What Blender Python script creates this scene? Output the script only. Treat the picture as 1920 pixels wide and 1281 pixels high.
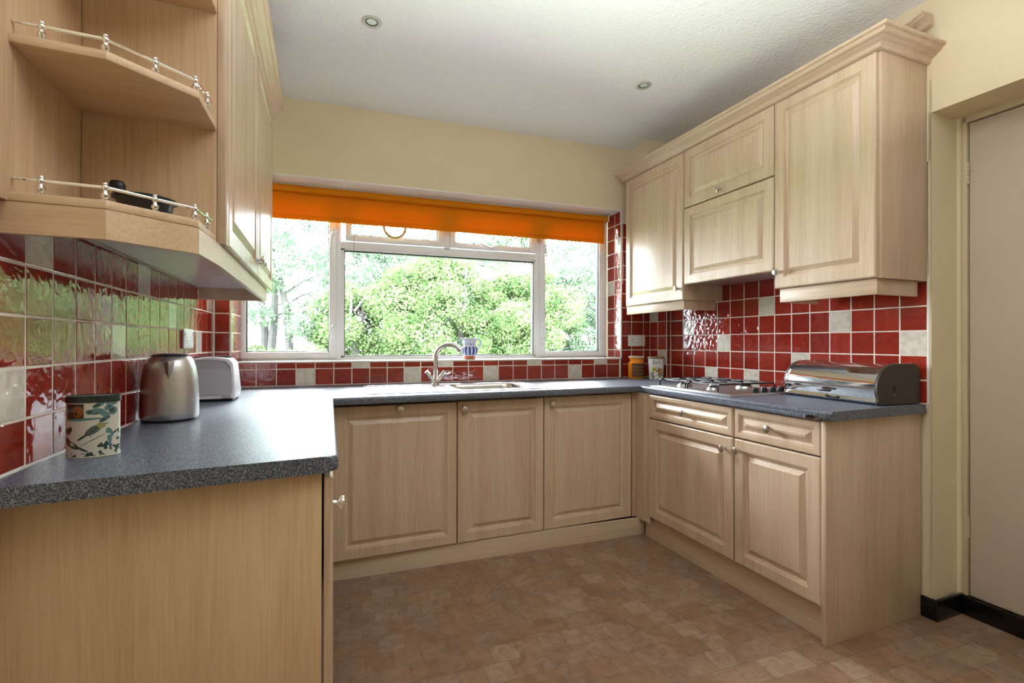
import bpy, bmesh, math, random
import numpy as np
from math import sin, cos, pi, radians, sqrt, atan2
from mathutils import Matrix, Vector

for _o in list(bpy.data.objects):
    bpy.data.objects.remove(_o)
S = bpy.context.scene
C = S.collection
RND = random.Random(7)

# ------------------------------------------------------------------ camera, sky, sun, exposure
YAW, PITCH, ROLL, FPX = .3396, .0027, .0013, 907.3
F_ = Vector((sin(YAW)*cos(PITCH), cos(YAW)*cos(PITCH), sin(PITCH)))
R_ = Vector((cos(YAW), -sin(YAW), 0)); U_ = R_.cross(F_)
R2 = R_*cos(ROLL)+U_*sin(ROLL); U2 = -R_*sin(ROLL)+U_*cos(ROLL)
cd = bpy.data.cameras.new('camera'); cam = bpy.data.objects.new('camera', cd); C.objects.link(cam)
cd.sensor_fit = 'HORIZONTAL'; cd.sensor_width = 36; cd.lens = FPX/1920*36; cd.clip_start = .02
Mc = Matrix((( R2.x, U2.x, -F_.x, .6635), (R2.y, U2.y, -F_.y, -3.189), (R2.z, U2.z, -F_.z, 1.1718), (0, 0, 0, 1)))
cam.matrix_world = Mc
S.camera = cam
S.view_settings.view_transform = 'Standard'; S.view_settings.look = 'None'
S.view_settings.gamma = 1; S.view_settings.use_curve_mapping = False
S.view_settings.exposure = 0.3
w = bpy.data.worlds.new('sky'); S.world = w; w.use_nodes = True
nt = w.node_tree; bgn = nt.nodes['Background']
tcw = nt.nodes.new('ShaderNodeTexCoord'); nw = nt.nodes.new('ShaderNodeTexNoise'); rw = nt.nodes.new('ShaderNodeValToRGB')
nw.inputs['Scale'].default_value = 2.2; nw.inputs['Detail'].default_value = 4
nt.links.new(tcw.outputs['Generated'], nw.inputs['Vector']); nt.links.new(nw.outputs['Fac'], rw.inputs['Fac'])
rw.color_ramp.elements[0].position = .35; rw.color_ramp.elements[0].color = (.80, .87, 1, 1)
rw.color_ramp.elements[1].position = .65; rw.color_ramp.elements[1].color = (.93, .95, 1, 1)
nt.links.new(rw.outputs['Color'], bgn.inputs['Color']); bgn.inputs['Strength'].default_value = 50.0
def light(name, kind, loc, target, energy, color, **kw):
    ld = bpy.data.lights.new(name, kind); ld.energy = energy; ld.color = color
    for k, v in kw.items(): setattr(ld, k, v)
    o = bpy.data.objects.new(name, ld); C.objects.link(o); o.location = loc
    o.rotation_euler = (Vector(target)-Vector(loc)).to_track_quat('-Z', 'Y').to_euler(); return o
light('sun', 'SUN', (-6, -10, 14), (0, 4, 0), 5.0, (1, .98, .95), angle=radians(2))
# added fill light, aimed up at the ceiling to brighten the room
light('added_fill_light', 'AREA', (1.45, -2.55, 1.98), (1.45, -2.55, 2.8), 36, (.93, .96, 1), shape='RECTANGLE', size=1.0, size_y=.7)
pl = light('window_portal', 'AREA', (1.36, .33, 1.62), (1.36, -2, 1.62), 10, (1, 1, 1), shape='RECTANGLE', size=2.64, size_y=1.16)
pl.data.cycles.is_portal = True

# ------------------------------------------------------------------ frames
def frame(a, x, y=0): return Matrix.Translation((x, y, 0)) @ Matrix.Rotation(a, 4, 'Z')
W = Matrix.Identity(4)
L = frame(.0221, 0)          # left wall: x = distance from wall, -y towards the viewer
U = frame(.0368, -.0145)     # left wall cupboards, hung a touch out of square
R = frame(.0407, 2.9575)     # right wall: -x = distance from wall
ZT = .91                     # worktop height

# ------------------------------------------------------------------ materials
def srgb(r, g, b):
    f = lambda c: (c/255/12.92 if c/255 <= .04045 else ((c/255+.055)/1.055)**2.4)
    return (f(r), f(g), f(b), 1)
def newmat(name):
    m = bpy.data.materials.new(name); m.use_nodes = True
    n = m.node_tree; return m, n, n.nodes['Principled BSDF']
def mat(name, col, rough=.5, metal=0, spec=.5, coat=0, noise=0, nscale=20, bump=0, bscale=60, trans=0, alpha=1, aniso=0):
    m, n, p = newmat(name)
    p.inputs['Roughness'].default_value = rough; p.inputs['Metallic'].default_value = metal
    p.inputs['Specular IOR Level'].default_value = spec; p.inputs['Coat Weight'].default_value = coat
    p.inputs['Base Color'].default_value = col
    p.inputs['Transmission Weight'].default_value = trans
    tc = n.nodes.new('ShaderNodeTexCoord')
    if noise:
        t = n.nodes.new('ShaderNodeTexNoise'); t.inputs['Scale'].default_value = nscale; t.inputs['Detail'].default_value = 5
        n.links.new(tc.outputs['Object'], t.inputs['Vector'])
        r = n.nodes.new('ShaderNodeValToRGB'); e = r.color_ramp.elements
        e[0].position = .3; e[1].position = .7
        e[0].color = tuple(c*(1-noise) for c in col[:3])+(1,); e[1].color = tuple(min(1, c*(1+noise)) for c in col[:3])+(1,)
        n.links.new(t.outputs['Fac'], r.inputs['Fac']); n.links.new(r.outputs['Color'], p.inputs['Base Color'])
    if bump:
        t = n.nodes.new('ShaderNodeTexNoise'); t.inputs['Scale'].default_value = bscale; t.inputs['Detail'].default_value = 6
        n.links.new(tc.outputs['Object'], t.inputs['Vector'])
        b = n.nodes.new('ShaderNodeBump'); b.inputs['Strength'].default_value = bump; b.inputs['Distance'].default_value = .01
        n.links.new(t.outputs['Fac'], b.inputs['Height']); n.links.new(b.outputs['Normal'], p.inputs['Normal'])
    return m
def wood(name, c0, c1, c2, axis='z', rough=.42, k=1.0):
    """foil wood: long fine streaks, broad bands and a few cathedral figures along one axis"""
    m, n, p = newmat(name); N = n.nodes; K = n.links
    tc = N.new('ShaderNodeTexCoord'); oi = N.new('ShaderNodeObjectInfo')
    add = N.new('ShaderNodeVectorMath'); add.operation = 'ADD'
    mul = N.new('ShaderNodeVectorMath'); mul.operation = 'SCALE'; mul.inputs['Scale'].default_value = 13.7
    K.new(oi.outputs['Random'], mul.inputs[0]); K.new(tc.outputs['Object'], add.inputs[0]); K.new(mul.outputs[0], add.inputs[1])
    def nz(sa, sl, det, rot=0):
        mp = N.new('ShaderNodeMapping')
        sc = {'z': (sa, sa, sl), 'x': (sl, sa, sa), 'y': (sa, sl, sa)}[axis]
        mp.inputs['Scale'].default_value = sc
        t = N.new('ShaderNodeTexNoise'); t.inputs['Scale'].default_value = 1; t.inputs['Detail'].default_value = det
        t.inputs['Distortion'].default_value = rot
        K.new(add.outputs[0], mp.inputs['Vector']); K.new(mp.outputs[0], t.inputs['Vector']); return t, mp
    fine, _ = nz(260*k, 5, 3); broad, _ = nz(13*k, .5, 2); fig, mpf = nz(7*k, .45, 1, .2)
    # figure: contour lines of a stretched noise
    ml = N.new('ShaderNodeMath'); ml.operation = 'MULTIPLY'; ml.inputs[1].default_value = 22
    fr = N.new('ShaderNodeMath'); fr.operation = 'FRACT'
    K.new(fig.outputs['Fac'], ml.inputs[0]); K.new(ml.outputs[0], fr.inputs[0])
    def mixf(a, b, f):
        x = N.new('ShaderNodeMix'); x.data_type = 'FLOAT'; x.inputs[0].default_value = f
        K.new(a, x.inputs[2]); K.new(b, x.inputs[3]); return x.outputs[0]
    v = mixf(fine.outputs['Fac'], broad.outputs['Fac'], .5); v = mixf(v, fr.outputs[0], .06)
    r = N.new('ShaderNodeValToRGB'); e = r.color_ramp.elements
    e[0].position = .30; e[0].color = c0; e[1].position = .68; e[1].color = c2
    q = r.color_ramp.elements.new(.5); q.color = c1
    K.new(v, r.inputs['Fac']); K.new(r.outputs['Color'], p.inputs['Base Color'])
    b = N.new('ShaderNodeBump'); b.inputs['Strength'].default_value = .04; b.inputs['Distance'].default_value = .002
    K.new(fine.outputs['Fac'], b.inputs['Height']); K.new(b.outputs['Normal'], p.inputs['Normal'])
    p.inputs['Roughness'].default_value = rough
    return m
WC = (srgb(182, 154, 127), srgb(203, 178, 151), srgb(215, 193, 168))
M_wood = wood('beech_foil_vertical', *WC, rough=.34)
M_woodx = wood('beech_foil_along_x', *WC, axis='x')
M_woody = wood('beech_foil_along_y', *WC, axis='y')
EC = (srgb(192, 158, 122), srgb(210, 179, 144), srgb(220, 192, 159))
M_end = wood('maple_board_vertical', *EC, rough=.5, k=.7)
M_endx = wood('maple_board_along_x', *EC, axis='x', rough=.5, k=.8)
M_endy = wood('maple_board_along_y', *EC, axis='y', rough=.5, k=.8)
M_wall = mat('cream_wall_paint', srgb(228, 213, 178), .75, noise=.025, nscale=3, bump=.06, bscale=30)
M_ceil = mat('white_stipple_ceiling', srgb(246, 246, 248), .85, bump=.55, bscale=55)
M_white = mat('white_gloss_paint', srgb(240, 240, 238), .3)
M_upvc = mat('white_plastic_frame', srgb(248, 248, 250), .22)
M_gasket = mat('black_rubber_seal', srgb(25, 28, 32), .5)
M_trim = mat('white_tile_trim', srgb(235, 232, 226), .35)
M_grout = mat('pale_grout', srgb(230, 218, 202), .9, noise=.06, nscale=40)
M_under = mat('white_melamine', srgb(226, 220, 216), .22)
M_dark = mat('dark_gap_shade', srgb(40, 32, 26), .8)  # dark tone standing in for shade in the gaps behind doors
M_carc = mat('cabinet_carcass_board', srgb(216, 200, 176), .6)
M_chrome = mat('chrome', (.86, .87, .88, 1), .08, 1)
M_steel = mat('brushed_stainless_steel', (.62, .62, .62, 1), .34, 1, noise=.05, nscale=90)
M_knob = mat('satin_nickel', (.62, .60, .56, 1), .25, 1)
M_iron = mat('black_enamel_iron', srgb(20, 20, 22), .38, 0, bump=.1, bscale=120)
M_blackp = mat('black_plastic', srgb(22, 22, 24), .35)
M_skirt = mat('black_gloss_skirting_paint', srgb(14, 14, 15), .22, bump=.15, bscale=25)
M_door = mat('pale_grey_pink_door_paint', srgb(207, 192, 176), .42, noise=.02, nscale=4, bump=.03, bscale=30)
M_frame = mat('cream_grey_frame_paint', srgb(205, 188, 156), .45)
M_binend = mat('dark_brown_bin_plastic', srgb(52, 44, 40), .42)
M_plast = mat('white_appliance_plastic', srgb(244, 244, 246), .25)
M_plastg = mat('pale_grey_appliance_plastic', srgb(196, 197, 204), .3)
M_bulb = mat('frosted_lamp_glass', srgb(220, 232, 226), .2)

def glass(name):
    m, n, p = newmat(name); N = n.nodes; K = n.links
    out = N['Material Output']; tr = N.new('ShaderNodeBsdfTransparent'); gl = N.new('ShaderNodeBsdfGlossy')
    gl.inputs['Roughness'].default_value = .01; fz = N.new('ShaderNodeFresnel'); fz.inputs['IOR'].default_value = 1.45
    mx = N.new('ShaderNodeMixShader'); K.new(fz.outputs[0], mx.inputs[0]); K.new(tr.outputs[0], mx.inputs[1]); K.new(gl.outputs[0], mx.inputs[2])
    tr.inputs['Color'].default_value = (.96, .98, .97, 1)
    K.new(mx.outputs[0], out.inputs['Surface']); return m
M_glass = glass('window_glass')

def tilemat(name, lo, hi):
    m, n, p = newmat(name); N = n.nodes; K = n.links
    oi = N.new('ShaderNodeObjectInfo'); r = N.new('ShaderNodeValToRGB')
    r.color_ramp.elements[0].color = lo; r.color_ramp.elements[1].color = hi
    K.new(oi.outputs['Random'], r.inputs['Fac'])
    tc = N.new('ShaderNodeTexCoord'); ad = N.new('ShaderNodeVectorMath'); ad.operation = 'ADD'
    K.new(tc.outputs['Object'], ad.inputs[0]); K.new(oi.outputs['Location'], ad.inputs[1])
    t = N.new('ShaderNodeTexNoise'); t.inputs['Scale'].default_value = 36; t.inputs['Detail'].default_value = 1.0; t.inputs['Distortion'].default_value = .5
    K.new(ad.outputs[0], t.inputs['Vector'])
    mx = N.new('ShaderNodeMix'); mx.data_type = 'RGBA'; mx.blend_type = 'MULTIPLY'; mx.inputs[0].default_value = .35
    rr = N.new('ShaderNodeValToRGB'); rr.color_ramp.elements[0].color = (.55, .5, .5, 1); rr.color_ramp.elements[0].position = .35; rr.color_ramp.elements[1].position = .6
    K.new(t.outputs['Fac'], rr.inputs['Fac']); K.new(r.outputs['Color'], mx.inputs[6]); K.new(rr.outputs['Color'], mx.inputs[7])
    K.new(mx.outputs[2], p.inputs['Base Color'])
    b = N.new('ShaderNodeBump'); b.inputs['Strength'].default_value = .36; b.inputs['Distance'].default_value = .004
    K.new(t.outputs['Fac'], b.inputs['Height']); K.new(b.outputs['Normal'], p.inputs['Normal'])
    p.inputs['Roughness'].default_value = .06; p.inputs['Coat Weight'].default_value = .3; p.inputs['Coat Roughness'].default_value = .04
    K.new(b.outputs['Normal'], p.inputs['Coat Normal'])
    return m
M_red = tilemat('glazed_red_tile', srgb(138, 38, 27), srgb(160, 51, 36))
M_cream = tilemat('glazed_cream_tile', srgb(214, 205, 190), srgb(228, 220, 206))

def worktopmat():
    m, n, p = newmat('speckled_slate_laminate'); N = n.nodes; K = n.links
    tc = N.new('ShaderNodeTexCoord'); t = N.new('ShaderNodeTexNoise'); t.inputs['Scale'].default_value = 330; t.inputs['Detail'].default_value = 3
    t2 = N.new('ShaderNodeTexVoronoi'); t2.inputs['Scale'].default_value = 190
    K.new(tc.outputs['Object'], t.inputs['Vector']); K.new(tc.outputs['Object'], t2.inputs['Vector'])
    r = N.new('ShaderNodeValToRGB'); e = r.color_ramp.elements
    e[0].position = .38; e[0].color = srgb(37, 42, 52); e[1].position = .64; e[1].color = srgb(138, 146, 160)
    q = e.new(.5); q.color = srgb(76, 84, 99)
    K.new(t.outputs['Fac'], r.inputs['Fac'])
    r2 = N.new('ShaderNodeValToRGB'); r2.color_ramp.elements[0].color = (1, 1, 1, 1); r2.color_ramp.elements[0].position = .08
    r2.color_ramp.elements[1].color = (0, 0, 0, 1); r2.color_ramp.elements[1].position = .2
    K.new(t2.outputs['Distance'], r2.inputs['Fac'])
    mx = N.new('ShaderNodeMix'); mx.data_type = 'RGBA'; mx.inputs[7].default_value = srgb(150, 152, 150)
    mu = N.new('ShaderNodeMath'); mu.operation = 'MULTIPLY'; mu.inputs[1].default_value = .35
    K.new(r2.outputs['Color'], mu.inputs[0]); K.new(mu.outputs[0], mx.inputs[0]); K.new(r.outputs['Color'], mx.inputs[6])
    K.new(mx.outputs[2], p.inputs['Base Color'])
    b = N.new('ShaderNodeBump'); b.inputs['Strength'].default_value = .12; b.inputs['Distance'].default_value = .001
    K.new(t.outputs['Fac'], b.inputs['Height']); K.new(b.outputs['Normal'], p.inputs['Normal'])
    p.inputs['Roughness'].default_value = .36; p.inputs['Specular IOR Level'].default_value = .75
    return m
M_top = worktopmat()

def floormat():
    m, n, p = newmat('printed_vinyl_floor'); N = n.nodes; K = n.links
    tc = N.new('ShaderNodeTexCoord')
    def brick(w, h, off, mortar):
        t = N.new('ShaderNodeTexBrick'); t.offset = off; t.inputs['Scale'].default_value = 1
        t.inputs['Brick Width'].default_value = w; t.inputs['Row Height'].default_value = h
        t.inputs['Mortar Size'].default_value = mortar; t.inputs['Mortar Smooth'].default_value = .3
        t.inputs['Color1'].default_value = (0, 0, 0, 1); t.inputs['Color2'].default_value = (1, 1, 1, 1); t.inputs['Mortar'].default_value = (.5, .5, .5, 1)
        K.new(tc.outputs['Object'], t.inputs['Vector']); return t
    a = brick(.1, .1, .5, .0016)
    r = N.new('ShaderNodeValToRGB'); e = r.color_ramp.elements
    e[0].position = 0; e[0].color = srgb(144, 116, 94); e[1].position = 1; e[1].color = srgb(168, 144, 124)
    q = e.new(.35); q.color = srgb(158, 127, 102); q = e.new(.7); q.color = srgb(150, 127, 110)
    K.new(a.outputs['Color'], r.inputs['Fac'])
    t = N.new('ShaderNodeTexNoise'); t.inputs['Scale'].default_value = 16; t.inputs['Detail'].default_value = 7; t.inputs['Distortion'].default_value = 1.4
    K.new(tc.outputs['Object'], t.inputs['Vector'])
    rn = N.new('ShaderNodeValToRGB'); rn.color_ramp.elements[0].position = .3; rn.color_ramp.elements[0].color = (.62, .56, .5, 1)
    rn.color_ramp.elements[1].position = .72; rn.color_ramp.elements[1].color = (1, .97, .94, 1)
    K.new(t.outputs['Fac'], rn.inputs['Fac'])
    mx = N.new('ShaderNodeMix'); mx.data_type = 'RGBA'; mx.blend_type = 'MULTIPLY'; mx.inputs[0].default_value = 1
    K.new(r.outputs['Color'], mx.inputs[6]); K.new(rn.outputs['Color'], mx.inputs[7])
    mo = N.new('ShaderNodeMix'); mo.data_type = 'RGBA'; mo.inputs[7].default_value = srgb(96, 78, 66)
    mf = N.new('ShaderNodeMath'); mf.operation = 'MULTIPLY'; mf.inputs[1].default_value = .6
    K.new(a.outputs['Fac'], mf.inputs[0]); K.new(mf.outputs[0], mo.inputs[0]); K.new(mx.outputs[2], mo.inputs[6])
    K.new(mo.outputs[2], p.inputs['Base Color'])
    b = N.new('ShaderNodeBump'); b.inputs['Strength'].default_value = .15; b.inputs['Distance'].default_value = .002
    K.new(t.outputs['Fac'], b.inputs['Height']); K.new(b.outputs['Normal'], p.inputs['Normal'])
    p.inputs['Roughness'].default_value = .36; return m
M_floor = floormat()

def blindmat():
    m, n, p = newmat('orange_blind_cloth'); N = n.nodes; K = n.links
    out = N['Material Output']; d = N.new('ShaderNodeBsdfDiffuse'); t = N.new('ShaderNodeBsdfTranslucent')
    d.inputs['Color'].default_value = srgb(222, 136, 28); t.inputs['Color'].default_value = srgb(228, 124, 16)
    mx = N.new('ShaderNodeMixShader'); mx.inputs[0].default_value = .22
    K.new(d.outputs[0], mx.inputs[1]); K.new(t.outputs[0], mx.inputs[2]); K.new(mx.outputs[0], out.inputs['Surface']); return m
M_blind = blindmat()

def leafmat(name, a, b):
    m, n, p = newmat(name); N = n.nodes; K = n.links
    g = N.new('ShaderNodeTexNoise'); g.inputs['Scale'].default_value = 3.5; g.inputs['Detail'].default_value = 3
    tc = N.new('ShaderNodeTexCoord'); K.new(tc.outputs['Object'], g.inputs['Vector'])
    r = N.new('ShaderNodeValToRGB'); r.color_ramp.elements[0].position = .35; r.color_ramp.elements[0].color = a
    r.color_ramp.elements[1].position = .65; r.color_ramp.elements[1].color = b
    K.new(g.outputs['Fac'], r.inputs['Fac'])
    out = N['Material Output']; d = N.new('ShaderNodeBsdfDiffuse'); t = N.new('ShaderNodeBsdfTranslucent')
    mx = N.new('ShaderNodeMixShader'); mx.inputs[0].default_value = .25
    K.new(r.outputs['Color'], d.inputs['Color']); K.new(r.outputs['Color'], t.inputs['Color'])
    K.new(d.outputs[0], mx.inputs[1]); K.new(t.outputs[0], mx.inputs[2]); K.new(mx.outputs[0], out.inputs['Surface']); return m
M_leaf = leafmat('fresh_green_leaves', srgb(54, 76, 44), srgb(90, 107, 70))
M_leaf2 = leafmat('grey_green_leaves', srgb(60, 80, 62), srgb(94, 108, 90))
M_bark = mat('grey_bark', srgb(46, 46, 44), .9, noise=.25, nscale=9)
M_lawn = mat('lawn_grass', srgb(110, 150, 80), .9, noise=.25, nscale=8)

# ------------------------------------------------------------------ mesh builder
class MB:
    def __init__(s): s.v = []; s.f = []
    def add(s, vs, fs):
        o = len(s.v); s.v += [tuple(v) for v in vs]; s.f += [tuple(o+i for i in f) for f in fs]; return s
    def box(s, x0, x1, y0, y1, z0, z1, r=0):
        x0, x1 = min(x0, x1), max(x0, x1); y0, y1 = min(y0, y1), max(y0, y1); z0, z1 = min(z0, z1), max(z0, z1)
        if r <= 0:
            return s.add([(x0,y0,z0),(x1,y0,z0),(x1,y1,z0),(x0,y1,z0),(x0,y0,z1),(x1,y0,z1),(x1,y1,z1),(x0,y1,z1)],
                         [(0,3,2,1),(4,5,6,7),(0,1,5,4),(1,2,6,5),(2,3,7,6),(3,0,4,7)])
        bm = bmesh.new(); bmesh.ops.create_cube(bm, size=1)
        for v in bm.verts: v.co = Vector(((x0+x1)/2+v.co.x*(x1-x0), (y0+y1)/2+v.co.y*(y1-y0), (z0+z1)/2+v.co.z*(z1-z0)))
        bmesh.ops.bevel(bm, geom=list(bm.edges), offset=min(r, (x1-x0)*.49, (y1-y0)*.49, (z1-z0)*.49), segments=2, profile=.5, affect='EDGES')
        return s.bm(bm)
    def bm(s, bm):
        bm.verts.index_update(); o = len(s.v); s.v += [tuple(v.co) for v in bm.verts]
        s.f += [tuple(o+v.index for v in f.verts) for f in bm.faces]; bm.free(); return s
    def prism(s, poly, z0, z1, bev=None, r=.01, seg=3):
        """poly anticlockwise; bev(p,q) -> True for the edges (seen from above) that are rounded"""
        bm = bmesh.new(); lo = [bm.verts.new((x, y, z0)) for x, y in poly]; hi = [bm.verts.new((x, y, z1)) for x, y in poly]
        bm.faces.new(lo[::-1]); bm.faces.new(hi); k = len(poly)
        for i in range(k): bm.faces.new((lo[i], lo[(i+1) % k], hi[(i+1) % k], hi[i]))
        if bev:
            ed = []
            for i in range(k):
                if bev(i):
                    for ring, tz in ((hi, 1), (lo, 0)):
                        e = bm.edges.get((ring[i], ring[(i+1) % k]))
                        if e: ed.append(e)
            bmesh.ops.bevel(bm, geom=ed, offset=r, segments=seg, profile=.5, affect='EDGES')
        return s.bm(bm)
    def lathe(s, prof, c=(0, 0, 0), axis='z', n=24, arc=None, sx=1, sy=1):
        """prof: (radius, height) list from bottom to top"""
        vs = []; fs = []; m = len(prof)
        for i in range(n):
            a = 2*pi*i/n
            for r, h in prof:
                x, y = r*cos(a)*sx, r*sin(a)*sy
                if axis == 'z': vs.append((c[0]+x, c[1]+y, c[2]+h))
                elif axis == 'y': vs.append((c[0]+x, c[1]+h, c[2]-y))
                else: vs.append((c[0]+h, c[1]+x, c[2]+y))
        for i in range(n):
            j = (i+1) % n
            for k in range(m-1):
                if prof[k][0] < 1e-7 and prof[k+1][0] < 1e-7: continue
                if prof[k][0] < 1e-7: fs.append((i*m, j*m+k+1, i*m+k+1))
                elif prof[k+1][0] < 1e-7: fs.append((i*m+k, j*m+k, i*m+k+1))
                else: fs.append((i*m+k, j*m+k, j*m+k+1, i*m+k+1))
        return s.add(vs, fs)
    def tube(s, pts, r, n=10, cap=True):
        pts = [Vector(p) for p in pts]; k = len(pts); rs = r if isinstance(r, (list, tuple)) else [r]*k
        vs = []; prev = None
        for i, p in enumerate(pts):
            t = (pts[min(i+1, k-1)]-pts[max(i-1, 0)]).normalized()
            if prev is None: u = t.orthogonal().normalized()
            else: u = (prev-t*prev.dot(t)).normalized()
            prev = u; w_ = t.cross(u)
            for j in range(n):
                a = 2*pi*j/n; vs.append(p+(u*cos(a)+w_*sin(a))*rs[i])
        fs = [(i*n+j, i*n+(j+1) % n, (i+1)*n+(j+1) % n, (i+1)*n+j) for i in range(k-1) for j in range(n)]
        if cap: fs += [tuple(range(n))[::-1], tuple((k-1)*n+j for j in range(n))]
        return s.add(vs, fs)
    def sweep(s, prof, path):
        """prof: (out, up); path: list of (x, y, nx, ny) with mitre-scaled outward normals; open sweep with caps"""
        m = len(prof); vs = []
        for x, y, nx, ny in path:
            for o, u in prof: vs.append((x+nx*o, y+ny*o, u))
        fs = []
        for i in range(len(path)-1):
            for k in range(m):
                fs.append((i*m+k, i*m+(k+1) % m, (i+1)*m+(k+1) % m, (i+1)*m+k))
        fs += [tuple(range(m))[::-1], tuple((len(path)-1)*m+k for k in range(m))]
        return s.add(vs, fs)
    def map(s, fn, start=0):
        s.v = s.v[:start]+[tuple(fn(*v)) for v in s.v[start:]]; return s

def mesh_obj(name, mb, m, parent=None, off=(0, 0, 0), M=None, smooth=True, ang=35):
    me = bpy.data.meshes.new(name)
    ox, oy, oz = off
    me.from_pydata([(x-ox, y-oy, z-oz) for x, y, z in mb.v], [], mb.f)
    me.materials.append(m)
    bm = bmesh.new(); bm.from_mesh(me); bmesh.ops.recalc_face_normals(bm, faces=bm.faces); bm.to_mesh(me); bm.free()
    if smooth:
        me.shade_smooth(); me.set_sharp_from_angle(angle=radians(ang))
    o = bpy.data.objects.new(name, me); C.objects.link(o)
    if parent is not None: o.parent = parent
    elif M is not None: o.matrix_world = M @ Matrix.Translation(off)
    return o
class Thing:
    """Empty at the thing's base; parts are given in frame coordinates"""
    def __init__(s, name, label, cat, M, base, group=None, kind=None):
        e = bpy.data.objects.new(name, None); C.objects.link(e); e.empty_display_size = .05
        e.matrix_world = M @ Matrix.Translation(base); s.o = e; s.base = base
        if label: e['label'] = label
        if cat: e['category'] = cat
        if group: e['group'] = group
        if kind: e['kind'] = kind
    def part(s, name, mb, m, parent=None, label=None, kind=None, **k):
        o = mesh_obj(name, mb, m, parent or s.o, s.base, **k)
        if label: o['label'] = label
        if kind: o['kind'] = kind
        return o
def single(name, label, cat, M, base, mb, m, group=None, **k):
    o = mesh_obj(name, mb, m, None, base, M, **k); o['label'] = label; o['category'] = cat
    if group: o['group'] = group
    return o
def struct(name, mb, m, M=W, base=(0, 0, 0), **k):
    o = mesh_obj(name, mb, m, None, base, M, **k); o['kind'] = 'structure'; return o

# ------------------------------------------------------------------ room shell
ZC = 2.645
struct('floor', MB().box(-.6, 3.8, -5.6, .27, -.05, 0), M_floor)
struct('ceiling', MB().box(-.6, 3.9, -5.6, .5, ZC, ZC+.12), M_ceil)
wl = struct('wall_left', MB().box(-.2, -.009, -5.7, .2, 0, ZC), M_wall, L)
# back wall with the window opening
OX0, OX1, OZ0, OZ1 = .066, 2.668, 1.056, 2.182
wb = MB()
wb.box(-.3, OX0-.008, .009, .29, 0, ZC).box(OX1+.008, 3.4, .009, .29, 0, ZC).box(OX0-.008, OX1+.008, .009, .29, 0, OZ0-.008).box(OX0-.008, OX1+.008, .009, .29, OZ1, ZC)
wbk = struct('wall_back', wb, M_wall, smooth=False)
wbu = MB().box(OX0-.06, 2.95, 0, .009, OZ1, ZC)
mesh_obj('plaster', wbu, M_wall, wbk)
mesh_obj('soffit', MB().box(OX0, OX1+.006, -.001, .27, OZ1-.004, OZ1+.001), M_white, wbk, smooth=False)
# right wall, stepping out into the door recess beyond the cupboards
XN, SN = .18, -1.845
wr = MB().box(.009, .3, SN, .3, 0, ZC).box(XN+.1, .5, -5.7, SN, 0, ZC).box(XN, XN+.1, -5.7, -2.86, 0, ZC).box(0, .3, -5.7, SN, 2.155, ZC).box(XN, XN+.1, SN, SN-.02, 0, 2.155)
wrt = struct('wall_right', wr, M_wall, R, smooth=False)
mesh_obj('plaster', MB().box(0, .01, -1.845, 0, 1.95, ZC).box(0, .01, SN, -1.835, 0, 2.3).box(0, XN+.02, SN-.0001, SN+.012, 0, 2.155), M_wall, wrt)
# far end of the room behind the camera: wall with glazed patio door opening
wf = MB().box(-.6, 3.9, -5.7, -5.5, 0, ZC)
struct('wall_rear', wf, M_wall)

# ------------------------------------------------------------------ tiles
PT = .107; Z0 = .905
_tm = {}
def tile_mesh(w_, h_):
    k = (round(w_, 4), round(h_, 4))
    if k not in _tm:
        t, c = .0085, .0022; a, b = w_/2, h_/2
        vs = [(-a, -b, 0), (a, -b, 0), (a, b, 0), (-a, b, 0), (-a, -b, t-c*.7), (a, -b, t-c*.7), (a, b, t-c*.7), (-a, b, t-c*.7),
              (-a+c, -b+c, t), (a-c, -b+c, t), (a-c, b-c, t), (-a+c, b-c, t)]
        fs = [(0, 1, 5, 4), (1, 2, 6, 5), (2, 3, 7, 6), (3, 0, 4, 7), (4, 5, 9, 8), (5, 6, 10, 9), (6, 7, 11, 10), (7, 4, 8, 11), (8, 9, 10, 11), (3, 2, 1, 0)]
        pair = []
        for nm, mt in (('tile', M_red), ('tile', M_cream)):
            me = bpy.data.meshes.new(nm); me.from_pydata(vs, [], fs); me.materials.append(mt); pair.append(me)
        _tm[k] = pair
    return _tm[k]
def tile_field(parent, M, org, ud, nd, cols, rows, cream=(), skip=()):
    """cols: list of (u0,u1,index); rows: list of (z0,z1,index). org + u*ud is the wall line, nd the outward normal"""
    ud, nd = Vector(ud), Vector(nd); G = .0036
    for u0, u1, ci in cols:
        for z0, z1, ri in rows:
            if (ci, ri) in skip or u1-u0 < .012 or z1-z0 < .012: continue
            me = tile_mesh(u1-u0-G, z1-z0-G)[1 if (ci, ri) in cream else 0]
            o = bpy.data.objects.new('tile', me); C.objects.link(o)
            c = Vector(org)+ud*((u0+u1)/2)+Vector((0, 0, (z0+z1)/2))+nd*(.0+RND.uniform(-.0004, .0004)-.0085)
            X, Y, Z = ud, Vector((0, 0, 1)), nd
            if X.cross(Y).dot(Z) < 0: X = -X
            rot = Matrix(((X.x, Y.x, Z.x), (X.y, Y.y, Z.y), (X.z, Y.z, Z.z))).to_4x4()
            o.parent = parent
            o.matrix_local = parent.matrix_world.inverted() @ M @ Matrix.Translation(c) @ rot @ Matrix.Rotation(RND.uniform(-.003, .003), 4, 'X') @ Matrix.Rotation(RND.uniform(-.003, .003), 4, 'Y')
def rowsz(k0, k1, top=None, first=True):
    out = []
    for k in range(k0, k1+1):
        z0 = Z0+(k-1)*PT if k > 1 else ZT+.002
        z1 = Z0+k*PT
        if top and z1 > top: z1 = top
        out.append((z0, z1, k))
    return out
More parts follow.
